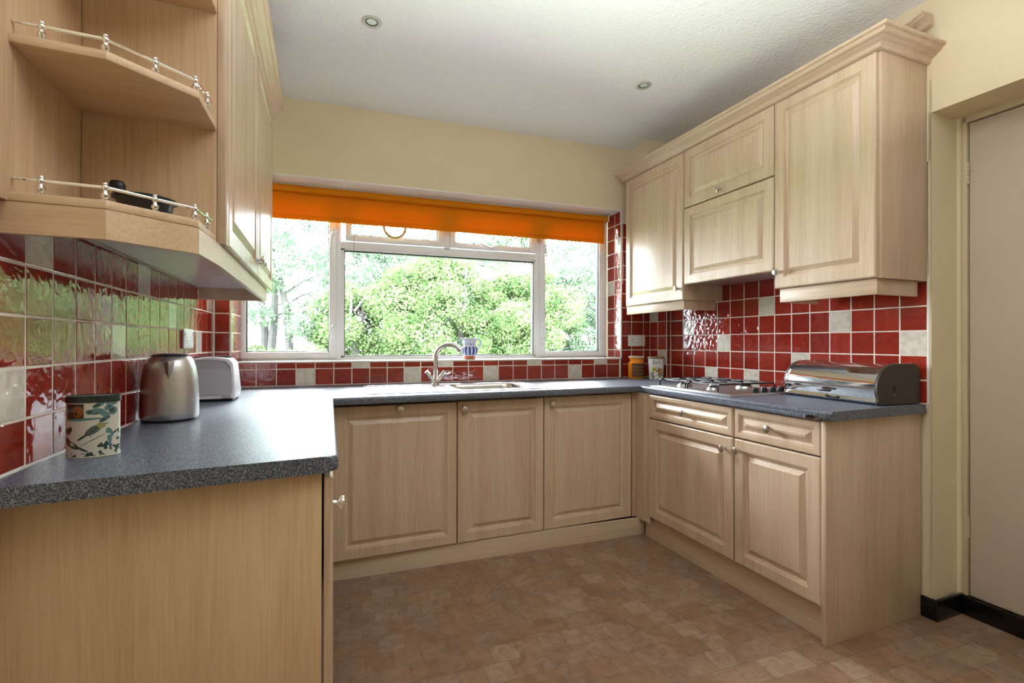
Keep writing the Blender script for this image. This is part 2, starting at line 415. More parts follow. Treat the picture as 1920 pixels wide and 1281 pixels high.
def grout(parent, M, mb):
    o = mesh_obj('grout', mb, M_grout, None, (0, 0, 0), None, smooth=False); o.parent = parent
    o.matrix_local = parent.matrix_world.inverted() @ M; o['kind'] = 'stuff'
bpy.context.view_layer.update()
# left wall
YL = -.1844
colsL = [(YL-(16-k)*PT, YL-(15-k)*PT, k) for k in range(-2, 16)] + [(YL+.002, -.142, 16)]
tile_field(wl, L, (0, 0, 0), (0, 1, 0), (1, 0, 0), colsL, rowsz(1, 5, 1.445),
           cream={(0, 5), (6, 5), (9, 4), (4, 3), (13, 3), (15, 5), (-1, 2), (2, 1), (10, 2)})
grout(wl, L, MB().box(-.009, -.0008, -2.115, -.14, ZT-.02, 1.45))
# corner boxing at the left end of the window wall
struct('trim_1', MB().box(-.03, .074, -.131, .2, ZT-.04, ZC), M_wall, L)
bx1 = bpy.data.objects['trim_1']
bpy.context.view_layer.update()
tile_field(bx1, L, (0, -.14, 0), (1, 0, 0), (0, -1, 0), [(.003, .079, 0)], rowsz(1, 10, 2.18))
grout(bx1, L, MB().box(0, .08, -.1392, -.131, ZT-.02, 2.18).box(.074, .0827, -.138, .2, ZT-.02, 2.18))
tile_field(bx1, L, (.0835, 0, 0), (0, 1, 0), (1, 0, 0), [(-.136, -.05, 0), (-.05, .057, 1), (.057, .164, 2), (.164, .2, 3)], rowsz(1, 10, 2.18), cream={(0, 3), (1, 6)})
struct('trim_2', MB().box(.077, .086, -.1435, -.1365, ZT, 2.18, .003), M_trim, L)
struct('trim_3', MB().box(-.001, .006, -.1435, -.1385, ZT, 2.18), M_trim, L)
# window wall below the sill
XB = .1933
colsB = [(XB+(j)*PT, XB+(j+1)*PT, j) for j in range(-1, 25)]
colsB = [(.09, XB, -1)]+colsB[1:]
rowB = [(ZT+.002, 1.012, 1), (1.012, 1.0515, 2)]
tile_field(wbk, W, (0, 0, 0), (1, 0, 0), (0, -1, 0), [c for c in colsB if c[2] < 23], rowB,
           cream={(2, 1), (8, 1), (13, 1), (19, 1), (5, 2), (10, 2), (16, 2), (21, 2)})
grout(wbk, W, MB().box(.08, OX1+.02, .0008, .009, ZT-.02, 1.052).box(OX1, 2.94, .0008, .009, ZT-.02, 2.2).box(OX1+.0008, OX1+.009, .002, .2, OZ0, OZ1).box(OX0, OX1, .0, .2, OZ0-.009, OZ0-.003))
# right of the window
colR = [(OX1+.006, 2.761, 23), (2.761, 2.868, 24), (2.868, 2.937, 25)]
tile_field(wbk, W, (0, 0, 0), (1, 0, 0), (0, -1, 0), colR, rowsz(1, 12, 2.19), skip={(23, 12)})
tile_field(wbk, W, (OX1, 0, 0), (0, 1, 0), (-1, 0, 0), [(.003, .092, 0), (.092, .198, 1)], rowsz(2, 12, 2.178), cream={(0, 10), (1, 7), (0, 4)}, skip={(0, 2), (1, 2)})
tile_field(wbk, W, (OX1, 0, 0), (0, 1, 0), (-1, 0, 0), [(.003, .092, 0), (.092, .198, 1)], [(1.06, 1.119, 2)])
struct('trim_4', MB().box(OX1-.003, OX1+.006, -.004, .003, OZ0, 2.19, .003), M_trim)
struct('trim_5', MB().box(OX0+.02, OX1+.006, -.004, .2, 1.051, OZ0+.002, .003), M_trim)
# sill slip below the frame, white
# boxing in the right corner
struct('trim_6', MB().box(-.0265, .02, -.19, .02, ZT-.04, 2.37), M_wall, R)
bx2 = bpy.data.objects['trim_6']; bpy.context.view_layer.update()
tile_field(bx2, R, (-.035, 0, 0), (0, 1, 0), (-1, 0, 0), [(-.197, -.098, 1), (-.098, -.004, 0)], rowsz(1, 5, 1.44), cream={(0, 5), (1, 2)})
tile_field(bx2, R, (0, -.199, 0), (1, 0, 0), (0, -1, 0), [(-.033, -.001, 0)], rowsz(1, 5, 1.44))
grout(bx2, R, MB().box(-.0342, -.026, -.197, 0, ZT-.02, 1.45).box(-.034, .0, -.1982, -.19, ZT-.02, 1.45))
struct('trim_7', MB().box(-.0375, -.031, -.2015, -.195, ZT, 1.44, .0025), M_trim, R)
struct('trim_8', MB().box(-.205, .02, -.205, .02, 2.37, ZC), M_wall, R, smooth=False)
struct('trim_9', MB().box(-.03, .02, -1.57, -1.24, 2.37, ZC), M_wall, R, smooth=False)
# right wall
YR = -.3308
colsR = [(YR-(m+1)*PT, YR-m*PT, m) for m in range(0, 14)]+[(YR, -.203, -1)]
tile_field(wrt, R, (0, 0, 0), (0, 1, 0), (-1, 0, 0), colsR, rowsz(1, 5, 1.45),
           cream={(0, 4), (2, 1), (3, 3), (5, 1), (6, 5), (8, 2), (10, 4), (13, 3)})
tile_field(wrt, R, (0, 0, 0), (0, 1, 0), (-1, 0, 0), [c for c in colsR if 3 <= c[2] <= 9], rowsz(6, 6, 1.56))
grout(wrt, R, MB().box(.0008, .009, -1.8295, -.2, ZT-.02, 1.56))
struct('trim_10', MB().box(-.001, .006, SN+.0105, SN+.0155, ZT, 1.46), M_trim, R)

# ------------------------------------------------------------------ window
YW = .2
wn = Thing('window_1', None, None, W, (1.35, YW, OZ0), kind='structure')
fr = MB()
X0, X1, Z1_ = .050, 2.664, 2.175
FD = .062
fr.box(X0, X0+.022, YW, YW+FD, 1.047, Z1_, .003).box(X1-.03, X1, YW, YW+FD, 1.047, Z1_, .003)
fr.box(X0, X1, YW, YW+FD, 1.047, 1.072, .003).box(X0, X1, YW, YW+FD, Z1_-.035, Z1_, .003)
fr.box(.628, .662, YW-.002, YW+FD, 1.06, Z1_-.02, .003).box(2.05, 2.084, YW-.002, YW+FD, 1.06, Z1_-.02, .003)
fr.box(.650, 2.06, YW-.001, YW+FD, 1.795, 1.842, .003).box(1.348, 1.392, YW-.001, YW+FD, 1.83, Z1_-.02, .003)
fr.box(.662, .683, YW+.006, YW+FD, 1.07, 1.80).box(2.036, 2.052, YW+.006, YW+FD, 1.07, 1.80).box(.662, 2.05, YW+.006, YW+FD, 1.062, 1.082).box(.662, 2.05, YW+.006, YW+FD, 1.785, 1.80)
wn.part('window_frame', fr, M_upvc)
def sash(x0, x1, z0, z1, gx0, gx1, gz0, gz1, y0=YW-.012):
    b = MB().box(x0, gx0, y0, y0+.06, z0, z1, .004).box(gx1, x1, y0, y0+.06, z0, z1, .004)
    b.box(gx0-.001, gx1+.001, y0+.001, y0+.059, z0, gz0, .004).box(gx0-.001, gx1+.001, y0+.001, y0+.059, gz1, z1, .004)
    s_ = wn.part('sash', b, M_upvc)
    g = MB(); e = .0045
    g.box(gx0-.001, gx0+e, y0+.012, y0+.05, gz0, gz1).box(gx1-e, gx1+.001, y0+.012, y0+.05, gz0, gz1).box(gx0, gx1, y0+.012, y0+.05, gz0-.001, gz0+e).box(gx0, gx1, y0+.012, y0+.05, gz1-e, gz1+.001)
    wn.part('seal', g, M_gasket, s_, smooth=False)
    wn.part('pane', MB().box(gx0, gx1, y0+.03, y0+.034, gz0, gz1), M_glass, s_, smooth=False)
sash(.069, .630, 1.070, 2.145, .107, .588, 1.112, 2.10)
sash(2.083, 2.636, 1.070, 2.145, 2.124, 2.588, 1.108, 2.10)
sash(.690, 1.350, 1.848, 2.145, .722, 1.302, 1.888, 2.11)
sash(1.392, 2.052, 1.848, 2.145, 1.428, 2.005, 1.884, 2.11)
g = MB(); e = .0045
g.box(.683, .683+e, YW+.01, YW+.05, 1.082, 1.785).box(2.036-e, 2.036, YW+.01, YW+.05, 1.082, 1.785).box(.683, 2.036, YW+.01, YW+.05, 1.082, 1.082+e).box(.683, 2.036, YW+.01, YW+.05, 1.785-.008, 1.785)
wn.part('seal', g, M_gasket, smooth=False)
wn.part('pane', MB().box(.683, 2.036, YW+.03, YW+.034, 1.082, 1.785), M_glass, smooth=False)
def handle(x, z, d, ang=0):
    b = MB().box(-.012, .012, -.014, 0, -.022, .022, .004).box(-.009, .009, -.034, -.012, -.008, .012, .003)
    b.tube([(0, -.03, .004), (d*.012, -.034, -.02), (d*.016, -.034, -.07), (d*.014, -.034, -.108)], [.009, .0085, .0075, .006], 10)
    a = radians(ang); b.map(lambda X, Y, Z: (x+X*cos(a)-Z*sin(a), YW-.012+Y, z+X*sin(a)+Z*cos(a)))
    wn.part('window_handle', b, M_upvc)
handle(.622, 1.895, -1, -4); handle(.622, 1.285, -1, -12); handle(2.093, 1.925, 1, 6); handle(2.093, 1.315, 1, 4); handle(1.70, 1.862, 1, -112)
hb = MB()
for z in (1.16, 1.2): hb.box(2.094, 2.101, YW-.014, YW-.010, z, z+.008, .002)
wn.part('window_catch', hb, M_knob)

# roller blind
rb = Thing('roller_blind', 'orange cloth roller blind pulled a little way down over the window', 'blind', W, (1.35, .12, 1.95))
rb.part('roller_tube', MB().lathe([(0, .085), (.021, .085), (.021, 2.610), (0, 2.610)], (0, .125, 2.138), 'x', 24), M_blind)
fb = MB(); NX = 40
vs = []; fs = []
for i in range(NX+1):
    x = .10+(2.606-.10)*i/NX
    wv = .0015*sin(i*.9)
    for y, z in ((.1455, 2.138), (.145+wv, 2.06), (.1455+wv, 1.972), (.146+wv, 1.972), (.146+wv, 2.06), (.1465, 2.138)): vs.append((x, y, z))
for i in range(NX):
    for k in range(6): fs.append((i*6+k, i*6+(k+1) % 6, (i+1)*6+(k+1) % 6, (i+1)*6+k))
fs += [(0, 1, 2, 3, 4, 5), tuple(NX*6+k for k in range(6))]
fb.add(vs, fs); rb.part('cloth', fb, M_blind)
rb.part('bottom_bar', MB().box(.10, 2.606, .140, .151, 1.949, 1.978, .004), M_blind)
rb.part('bracket', MB().box(2.612, 2.63, .095, .155, 2.11, 2.178, .004), M_knob); rb.part('bracket', MB().box(.072, .084, .095, .155, 2.11, 2.178, .004), M_knob)
rb.part('headrail', MB().box(.09, 2.61, .150, .185, 2.158, 2.18, .003), M_trim, label='cream wooden fixing batten above the blind')
rb.part('pull_cord', MB().tube([(2.672, -.008, 2.175), (2.676, -.012, 2.05), (2.673, -.012, 1.9), (2.68, -.01, 1.75), (2.676, -.01, 1.62)], .0016, 6), M_white)
# hanging ring in the window
rg = Thing('hanging_ring', 'small round gold rimmed ornament hanging in the fanlight behind the blind', 'ornament', W, (1.005, .165, 1.94))
tr = MB(); pts = [(1.005+.072*cos(a), .165, 1.955+.072*sin(a)) for a in [2*pi*i/40 for i in range(41)]]
tr.tube(pts, .0085, 8, False); rg.part('rim', tr, mat('aged_gold_rim', srgb(190, 160, 92), .4, .3))
sp = MB()
for a in (-.5, -1.25, -2.2): sp.tube([(1.005, .165, 1.955), (1.005+.07*cos(a), .165, 1.955+.07*sin(a))], .0016, 6)
rg.part('spoke', sp, M_knob)
rg.part('cord', MB().tube([(1.005, .165, 2.15), (1.005, .165, 2.02)], .0008, 5), M_knob)
for x, z0, z1 in ((.931, 1.25, 1.90), (1.075, 1.25, 1.90)):
    rg.part('cord', MB().tube([(x, .165, z1), (x+.001, .165, (z0+z1)/2), (x, .165, z0)], .0011, 5), M_white)
rb.part('pull_cord', MB().tube([(.742, .168, 2.13), (.743, .168, 1.7), (.742, .168, 1.35)], .0011, 5), M_gasket, label='thin dark cord at the left end of the big pane')

# ------------------------------------------------------------------ worktop
wt = Thing('worktop', 'continuous slate blue speckled laminate worktop around three walls', 'worktop', W, (1.4, -.6, ZT-.038))
def xf(M, p): q = M @ Vector((p[0], p[1], 0)); return (q.x, q.y)
TH = .038
iL = (.628, -.765); iR = (2.384, -.678)
lp = [xf(L, (.001, -2.066)), xf(L, (.600, -2.010)), xf(L, (.614, -1.997)), iL, xf(L, (.62, -.30)), xf(L, (.001, -.30))]
o1 = wt.part('worktop_section', MB().prism(lp, ZT-TH, ZT, lambda i: i in (1, 2), .011, 4), M_top)
bp = [(iL[0]+.0005, iL[1]), (iR[0], iR[1]), (2.40, -.004), (.10, -.004), xf(L, (.001, -.143)), xf(L, (.001, -.3005)), xf(L, (.62, -.3005))]
o2 = wt.part('worktop_section', MB().prism(bp, ZT-TH, ZT, lambda i: i == 0, .011, 4), M_top)
rp = [(iR[0]+.0005, iR[1]), xf(R, (-.638, -1.79)), xf(R, (-.610, -1.835)), xf(R, (-.001, -1.825)), xf(R, (-.001, -.2)), xf(R, (-.036, -.2)), xf(R, (-.036, -.004)), (2.4005, -.004)]
o3 = wt.part('worktop_section', MB().prism(rp, ZT-TH, ZT, lambda i: i in (0, 1), .011, 4), M_top)
# cut-outs for sink bowl, and the broken corner at the near right end
def boolean(o, cutter_mb, cm=None):
    c = mesh_obj('cutter', cutter_mb, cm or M_top, None, smooth=False)
    md = o.modifiers.new('b', 'BOOLEAN'); md.material_mode = 'TRANSFER'; md.operation = 'DIFFERENCE'; md.object = c; md.solver = 'EXACT'
    bpy.context.view_layer.update()
    dg = bpy.context.evaluated_depsgraph_get(); me = bpy.data.meshes.new_from_object(o.evaluated_get(dg))
    o.modifiers.clear(); o.data = me; bpy.data.objects.remove(c)
boolean(o2, MB().box(1.26, 1.73, -.60, -.20, ZT-.1, ZT+.1))
q = R @ Vector((-.632, -1.775, 0))
ck = MB().lathe([(0, -.012), (.016, -.010), (.021, 0), (.017, .010), (0, .013)], (q.x-.012, q.y, ZT-.030), 'z', 7, sx=1.0, sy=1.5)
boolean(o3, ck, mat('bare_chipboard', srgb(74, 58, 44), .9, noise=.3, nscale=300))
single('silicone_bead', 'white sealant line where the left worktop meets the red tiles', 'sealant', L, (0, -1, ZT), MB().box(0, .004, -2.06, -.145, ZT, ZT+.004), M_trim)

# ------------------------------------------------------------------ doors and knobs
KP0 = [(0, 0), (.006, 0), (.006, .004), (.0045, .010), (.0055, .014), (.0125, .019), (.0145, .023), (.0135, .027), (.008, .0295), (0, .030)]
KP = [(r_*1.22, h_*1.12) for r_, h_ in KP0]
def door_mb(w_, h_, t=.020, ins=.058, arch=False):
    """front at +t, in (u, v, depth)"""
    i = ins
    prof = [(0, 0), (0, t-.007), (.0015, t-.003), (.006, t), (i-.006, t), (i-.0045, t-.0045), (i+.001, t-.0045), (i+.0025, t-.0080),
            (i+.010, t-.0115), (i+.015, t-.0115), (i+.033, t-.0020), (i+.0345, t-.0005)]
    vs = []; fs = []
    for k, (d, z) in enumerate(prof):
        vs += [(d, d, z), (w_-d, d, z), (w_-d, h_-d, z), (d, h_-d, z)]
        if k:
            for j in range(4): fs.append(((k-1)*4+j, (k-1)*4+(j+1) % 4, k*4+(j+1) % 4, k*4+j))
    n = len(prof)-1
    fs += [(3, 2, 1, 0), (n*4, n*4+1, n*4+2, n*4+3)]
    return vs, fs
def place_door(T, name, p0, p1, z0, z1, n, knobs=(), ins=.058, t=.020, m=None, kmat=None):
    """door front between ground points p0 and p1 (frame coords of back face), outward normal n"""
    d = Vector((p1[0]-p0[0], p1[1]-p0[1], 0)); w_ = d.length; d.normalize(); n = Vector((n[0], n[1], 0)).normalized()
    vs, fs = door_mb(w_, z1-z0, t, ins)
    f = lambda u, v, h: tuple(Vector((p0[0], p0[1], z0))+d*u+Vector((0, 0, v))+n*h)
    o = T.part(name, MB().add([f(*v) for v in vs], fs), m or M_wood, ang=14)
    for u, z in knobs:
        kb = MB().lathe(KP, (0, 0, 0), 'z', 20); u_ = u if u >= 0 else w_+u
        kb.map(lambda x, y, h: f(u_+x, z-z0+y, t+h-.0005))
        T.part('knob', kb, kmat or M_knob, o)
    return o
def carcass(T, x0, x1, y0, y1, z0, z1, th=.016, label=None, top=True, m=None):
    b = MB().box(x0, x1, y0, y0+th, z0, z1).box(x0, x1, y1-th, y1, z0, z1).box(x0, x1, y0+th, y1-th, z0, z0+th)
    if top: b.box(x0, x1, y0+th, y1-th, z1-th, z1)
    return T.part('carcass', b, m or M_carc, smooth=False, label=label)
# ---- back run (doors follow a line very slightly out of parallel with the wall)
DB = lambda x: -.6255-(2.384-x)*.036
ZB0, ZB1 = .105, .862
def back_unit(x0, x1, label, kn, name='base_cabinet', cat='cabinet'):
    T = Thing(name, label, cat, W, ((x0+x1)/2, -.3, 0))
    b = MB().box(x0, x0+.016, -.585, -.02, ZB0+.01, .87).box(x1-.016, x1, -.585, -.02, ZB0+.01, .87).box(x0+.016, x1-.016, -.585, -.02, ZB0+.01, ZB0+.026)
    T.part('carcass', b, M_carc, smooth=False)
    n = (-.036, -1)
    place_door(T, 'door', (x0+.002, DB(x0+.002)+.02), (x1-.002, DB(x1-.002)+.02), ZB0-(.002), ZB1-(2.384-x1)*.004, n, kn, kmat=M_knob)
    return T
back_unit(.624, 1.248, 'wide base door left of the sink with a knob at its top centre', [(.324, .835)])
back_unit(1.248, 1.757, 'middle base door below the sink bowl with knob at top left', [(.036, .818)])
back_unit(1.757, 2.352, 'base door nearest the inner right corner with knob at top left', [(.045, .820)])
single('corner_post', 'vertical beech filler post in the right inside corner below the worktops', 'post', W, (2.39, -.62, 0), MB().box(2.355, 2.378, DB(2.37)+.002, DB(2.37)+.03, ZB0-.002, .87).box(2.378, 2.40, -.72, -.60, ZB0-.002, .87), M_wood)
single('plinth', 'long kick board under the sink cabinets', 'plinth', W, (1.5, -.64, 0), MB().box(.62, 2.425, -.655, -.638, 0, .101), M_woodx)
single('plinth', 'kick board under the hob cabinets on the right', 'plinth', R, (-.56, -1.2, 0), MB().box(-.566, -.549, -1.775, -.65, 0, .134), M_woody)
# ---- right run
def right_unit(s0, s1, label, kd, kr, end=False):
    T = Thing('base_cabinet', label, 'cabinet', R, (-.3, -(s0+s1)/2, 0))
    carcass(T, -.58, -.03, -s1+.001, -s0-.001, .135, .87)
    x = -.583
    place_door(T, 'drawer_front', (x, -s0-.0015), (x, -s1+.0015), .728, .866, (-1, 0), [kr], ins=.030)
    place_door(T, 'door', (x, -s0-.0015), (x, -s1+.0015), .142, .723, (-1, 0), [kd])
    return T
right_unit(.733, 1.355, 'base cabinet with drawer and door left of the pair under the hob', (-.045, .665), (.300, .797))
T = right_unit(1.362, 1.788, 'base cabinet with drawer and door beside the bare end panel on the right', (.030, .672), (.200, .800))
T.part('end_panel', MB().box(-.603, -.002, -1.8075, -1.7895, 0, .871, .0015), M_wood)
T.part('filler', MB().box(-.590, -.583, -1.79, -1.786, .142, .87), M_wood)
single('corner_fillet', 'narrow vertical strip between corner post and hob drawer', 'filler strip', R, (-.6, -.7, .14), MB().box(-.597, -.58, -.731, -.70, .1, .87), M_wood)
# ---- left run
T = Thing('base_cabinet', 'left base cabinet seen end-on with a plain maple side panel', 'cabinet', L, (.3, -1.7, 0))
T.part('end_panel', MB().box(0, .578, -1.995, -1.977, 0, ZT-TH, .001), M_end)
T.part('carcass', MB().box(.02, .560, -1.976, -1.960, .1, .87).box(.02, .560, -1.40, -1.384, .1, .87).box(.02, .560, -1.96, -1.4, .1, .116), M_dark, smooth=False)
place_door(T, 'door', (.583, -1.993), (.583, -1.388), .115, .858, (1, 0), [(.195, .735)], kmat=M_chrome)
T = Thing('base_cabinet', 'left base cabinet hidden in the inner corner behind the first door', 'cabinet', L, (.3, -1.1, 0))
T.part('carcass', MB().box(.02, .560, -1.380, -1.364, .1, .87).box(.02, .560, -.80, -.784, .1, .87).box(.02, .560, -1.36, -.8, .1, .116), M_dark, smooth=False)
place_door(T, 'door', (.583, -1.384), (.583, -.80), .115, .858, (1, 0))
single('corner_post', 'vertical beech filler post in the left inside corner below the worktops', 'post', L, (.59, -.73, 0), MB().box(.583, .603, -.798, -.674, .103, .868), M_wood)
single('plinth', 'kick board under the left hand cabinets', 'plinth', L, (.53, -1.3, 0), MB().box(.52, .537, -1.976, -.67, 0, .0985), M_woody)

# ------------------------------------------------------------------ right wall cupboards
def wall_unit(s0, s1, z0, z1, label, kn):
    T = Thing('wall_cabinet', label, 'cabinet', R, (-.15, -(s0+s1)/2, z0))
    return T
WX = -.303
def pelmet_profile(z0, h): return [(0, z0), (.012, z0), (.016, z0+.006), (.016, z0+h), (0, z0+h)]
T = wall_unit(.09, .70, 1.44, 2.362, 'tall wall cabinet beside the window with knob at bottom right', None)
carcass(T, -.302, -.004, -.70, -.085, 1.44, 2.362, m=M_wood)
place_door(T, 'door', (WX, -.095), (WX, -.698), 1.441, 2.360, (-1, 0), [(-.035, 1.512)])
T.part('pelmet', MB().box(-.306, -.290, -.690, -.085, 1.380, 1.4395, .003).box(-.290, -.05, -.690, -.674, 1.380, 1.4395, .003), M_woody)
T = wall_unit(.70, 1.36, 1.53, 2.362, 'shorter bridging wall cabinet above the hob with two stacked panels', None)
carcass(T, -.302, -.004, -1.361, -.702, 1.545, 2.362, m=M_wood)
place_door(T, 'door', (WX, -.706), (WX, -1.342), 2.008, 2.360, (-1, 0), [(.300, 2.035)])
place_door(T, 'hood_front', (WX, -.706), (WX, -1.342), 1.532, 2.002, (-1, 0), [])
T.part('hood_underside', MB().box(-.29, -.03, -1.34, -.72, 1.536, 1.546), M_steel, smooth=False)
T = wall_unit(1.36, 1.83, 1.44, 2.362, 'tall wall cabinet nearest the door with knob at bottom left', None)
carcass(T, -.302, -.002, -1.812, -1.362, 1.44, 2.362, m=M_wood)
place_door(T, 'door', (WX, -1.347), (WX, -1.818), 1.441, 2.360, (-1, 0), [(.028, 1.520)])
T.part('end_panel', MB().box(-.303, -.001, -1.829, -1.812, 1.438, 2.362, .001), M_wood)
T.part('pelmet', MB().box(-.306, -.290, -1.812, -1.364, 1.372, 1.4375, .003).box(-.290, -.035, -1.812, -1.796, 1.372, 1.4375, .003).box(-.290, -.05, -1.38, -1.364, 1.372, 1.4375, .003), M_woody)
CP = [(-.02, 2.363), (.004, 2.363), (.010, 2.367), (.013, 2.374), (.015, 2.382), (.022, 2.386), (.032, 2.391), (.038, 2.398), (.046, 2.400), (.050, 2.404), (.054, 2.414), (.062, 2.416), (.066, 2.421), (.066, 2.428), (.02, 2.430), (-.02, 2.430)]
single('cornice', 'moulded beech cornice running along the top of the right wall cabinets', 'cornice', R, (-.33, -1, 2.363),
       MB().sweep(CP, [(-.322, -.062, -1, .15), (-.322, -1.832, -1, -1), (.002, -1.832, 0, -1)]), M_woody, ang=50)
# offcut lying on top
cf = MB().sweep([(o, u-2.363) for o, u in CP], [(0, 0, -1, 0), (0, .30, -1, 0)])
cf.map(lambda x, y, z: (-.075+(x*.8+.02)*1.0+.03*(y/.3), -1.868+y*.9, 2.503+z*.7-.05*(y/.3)))
single('cornice_offcut', 'short spare length of cornice lying on top of the right wall cabinets', 'offcut', R, (-.05, -1.7, 2.43), cf, M_woody, ang=50)

# ------------------------------------------------------------------ left wall cupboards (frame U)
UZ0, UZ1 = 1.442, 2.362
T = Thing('wall_cabinet', 'left wall cabinet next to the open shelves with a chrome knob', 'cabinet', U, (.15, -1.3, UZ0))
carcass(T, .0056, .297, -1.700, -.990, UZ0, UZ1, m=M_end, label='maple coloured side seen behind the open shelves')
place_door(T, 'door', (.300, -1.655+.0), (.300, -.990), UZ0-.002, UZ1-.002, (1, 0), [(-.035, 1.505)], kmat=M_chrome)
T.part('edge_strip', MB().box(.2975, .3195, -1.699, -1.66, UZ0-.002, UZ1, .003), M_wood)
T = Thing('wall_cabinet', 'left wall cabinet nearest the window with a chrome knob', 'cabinet', U, (.15, -.7, UZ0))
carcass(T, .012, .297, -.988, -.36, UZ0, UZ1, m=M_carc)
place_door(T, 'door', (.300, -.986), (.300, -.358), UZ0-.002, UZ1-.002, (1, 0), [(.035, 1.505)], kmat=M_chrome)
single('underside_board', 'pale glossy board closing the underside of the left wall cabinets', 'board', U, (.15, -1.1, UZ0-.003), MB().box(.012, .288, -1.698, -.99, UZ0-.0035, UZ0-.0005).box(.012, .288, -.988, -.482, UZ0-.0035, UZ0-.0005).prism([(.006, -1.985), (.150, -1.983), (.286, -1.875), (.288, -1.70), (.006, -1.70)], UZ0-.0035, UZ0-.0005), M_under, smooth=False)
c0, c1, c2, c3 = (.006, -2.004), (.155, -2.0), (.293, -1.885), (.297, -1.702)
OP = [c0, c1, c2, c3, (.006, -1.702)]
T = Thing('open_shelf_unit', 'open angled end unit of maple shelves with chrome gallery rails', 'shelf unit', U, (.15, -1.85, UZ0))
T.part('back_panel', MB().box(.001, .0055, -1.702, -1.985, UZ0, UZ1).box(-.012, .0058, -2.04, -1.985, UZ0, UZ1, .001), M_end)
SH = [(UZ0, 'shelf'), (1.745, 'shelf'), (2.062, 'shelf'), (UZ1-.018, 'shelf')]
for z, nme in SH: T.part(nme, MB().prism([p for p in OP], z, z+.018, lambda i: i in (0, 1, 2), .002, 2), M_endx)
T.part('pelmet', MB().prism([(-.0135, c0[1]-.001), (c1[0], c1[1]-.001), (c1[0], c1[1]+.016), (-.0135, c0[1]+.016)], 1.380, UZ0-.0015), M_endx)
T.part('pelmet', MB().prism([(c1[0]+.0005, c1[1]-.001), (c2[0], c2[1]), (c2[0]-.004, c2[1]+.017), (c1[0]+.0005, c1[1]+.016)], 1.380, UZ0-.0015), M_endx, label='slanting piece of the light pelmet')
single('pelmet', 'long light pelmet under the left wall cabinets turning in at the window end', 'pelmet', U, (.3, -1.2, 1.378),
       MB().prism([(c2[0]+.0005, c2[1]), (.3045, -1.70), (.3045, -.465), (.289, -.465), (.289, -1.70), (c2[0]-.003, c2[1]+.017)], 1.380, UZ0-.003)
       .box(.012, .289, -.481, -.465, 1.380, UZ0-.003), M_woody)
def rail(T, z):
    P_ = [(.050, -1.992), (.150, -1.988), (.219, -1.929), (.283, -1.874), (.293, -1.80)]
    pr = [(0, 0), (.0085, 0), (.009, .002), (.0055, .004), (.0045, .006), (.007, .010), (.0075, .014), (.0045, .019), (.0035, .024), (.0045, .026), (.0062, .030), (.0058, .034), (.0035, .037), (.0045, .039), (.004, .042), (0, .043)]
    for p in P_: T.part('rail_post', MB().lathe([(r_, q_*.88) for r_, q_ in pr], (p[0], p[1], z), 'z', 14), M_chrome)
    h = z+.028
    seq = [(.007, -1.993), P_[0], P_[1], P_[2], P_[3], P_[4], (.297, -1.765)]
    for a, b in zip([seq[0], P_[1], P_[3]], [P_[1], P_[3], seq[-1]]): T.part('rail_rod', MB().tube([(a[0], a[1], h), (b[0], b[1], h)], .0034, 8), M_chrome)
rail(T, UZ0+.018); rail(T, 1.763)
single('cornice', 'moulded beech cornice along the top of the left wall cabinets', 'cornice', U, (.3, -1.2, 2.363),
       MB().sweep(CP, [(.312, -.362, 1, 0), (.312, -1.90, 1, -.41), (.16, -2.02, .41, -1), (-.005, -2.02, 0, -1)]), M_woody, ang=50)

# ------------------------------------------------------------------ things on the shelves
pn = Thing('iron_pan', 'small black cast iron pan with a stubby handle on the bottom open shelf', 'pan', U, (.2, -1.83, 1.46))
pz = 1.4605; pc = (.172, -1.822)
pn.part('bowl', MB().lathe([(0, 0), (.042, 0), (.047, .003), (.057, .046), (.064, .047), (.064, .051), (.054, .051), (.045, .006), (0, .005)], (pc[0], pc[1], pz), 'z', 32), M_iron)
hd = MB(); hp = []; hr = []
for i in range(13):
    t = i/12; hp.append((pc[0]-.040-.022*sin(t*1.6), pc[1]+.012+.012*t, pz+.044+.050*t)); hr.append(.0125-.004*sin(min(1, t/.5)*pi) if t < .5 else (.0125+.004*sin((t-.5)/.5*pi) if t < .92 else (.010 if t < .97 else .004)))
hd.tube(hp, hr, 16)
pn.part('handle', hd, M_iron)
single('clay_dish', 'shallow red brown clay dish barely showing over the upper shelf edge', 'dish', U, (.2, -1.8, 1.763),
       MB().lathe([(0, 0), (.03, 0), (.052, .014), (.050, .016), (.03, .004), (0, .004)], (.186, -1.835, 1.7632), 'z', 28), mat('red_clay', srgb(150, 84, 56), .5))

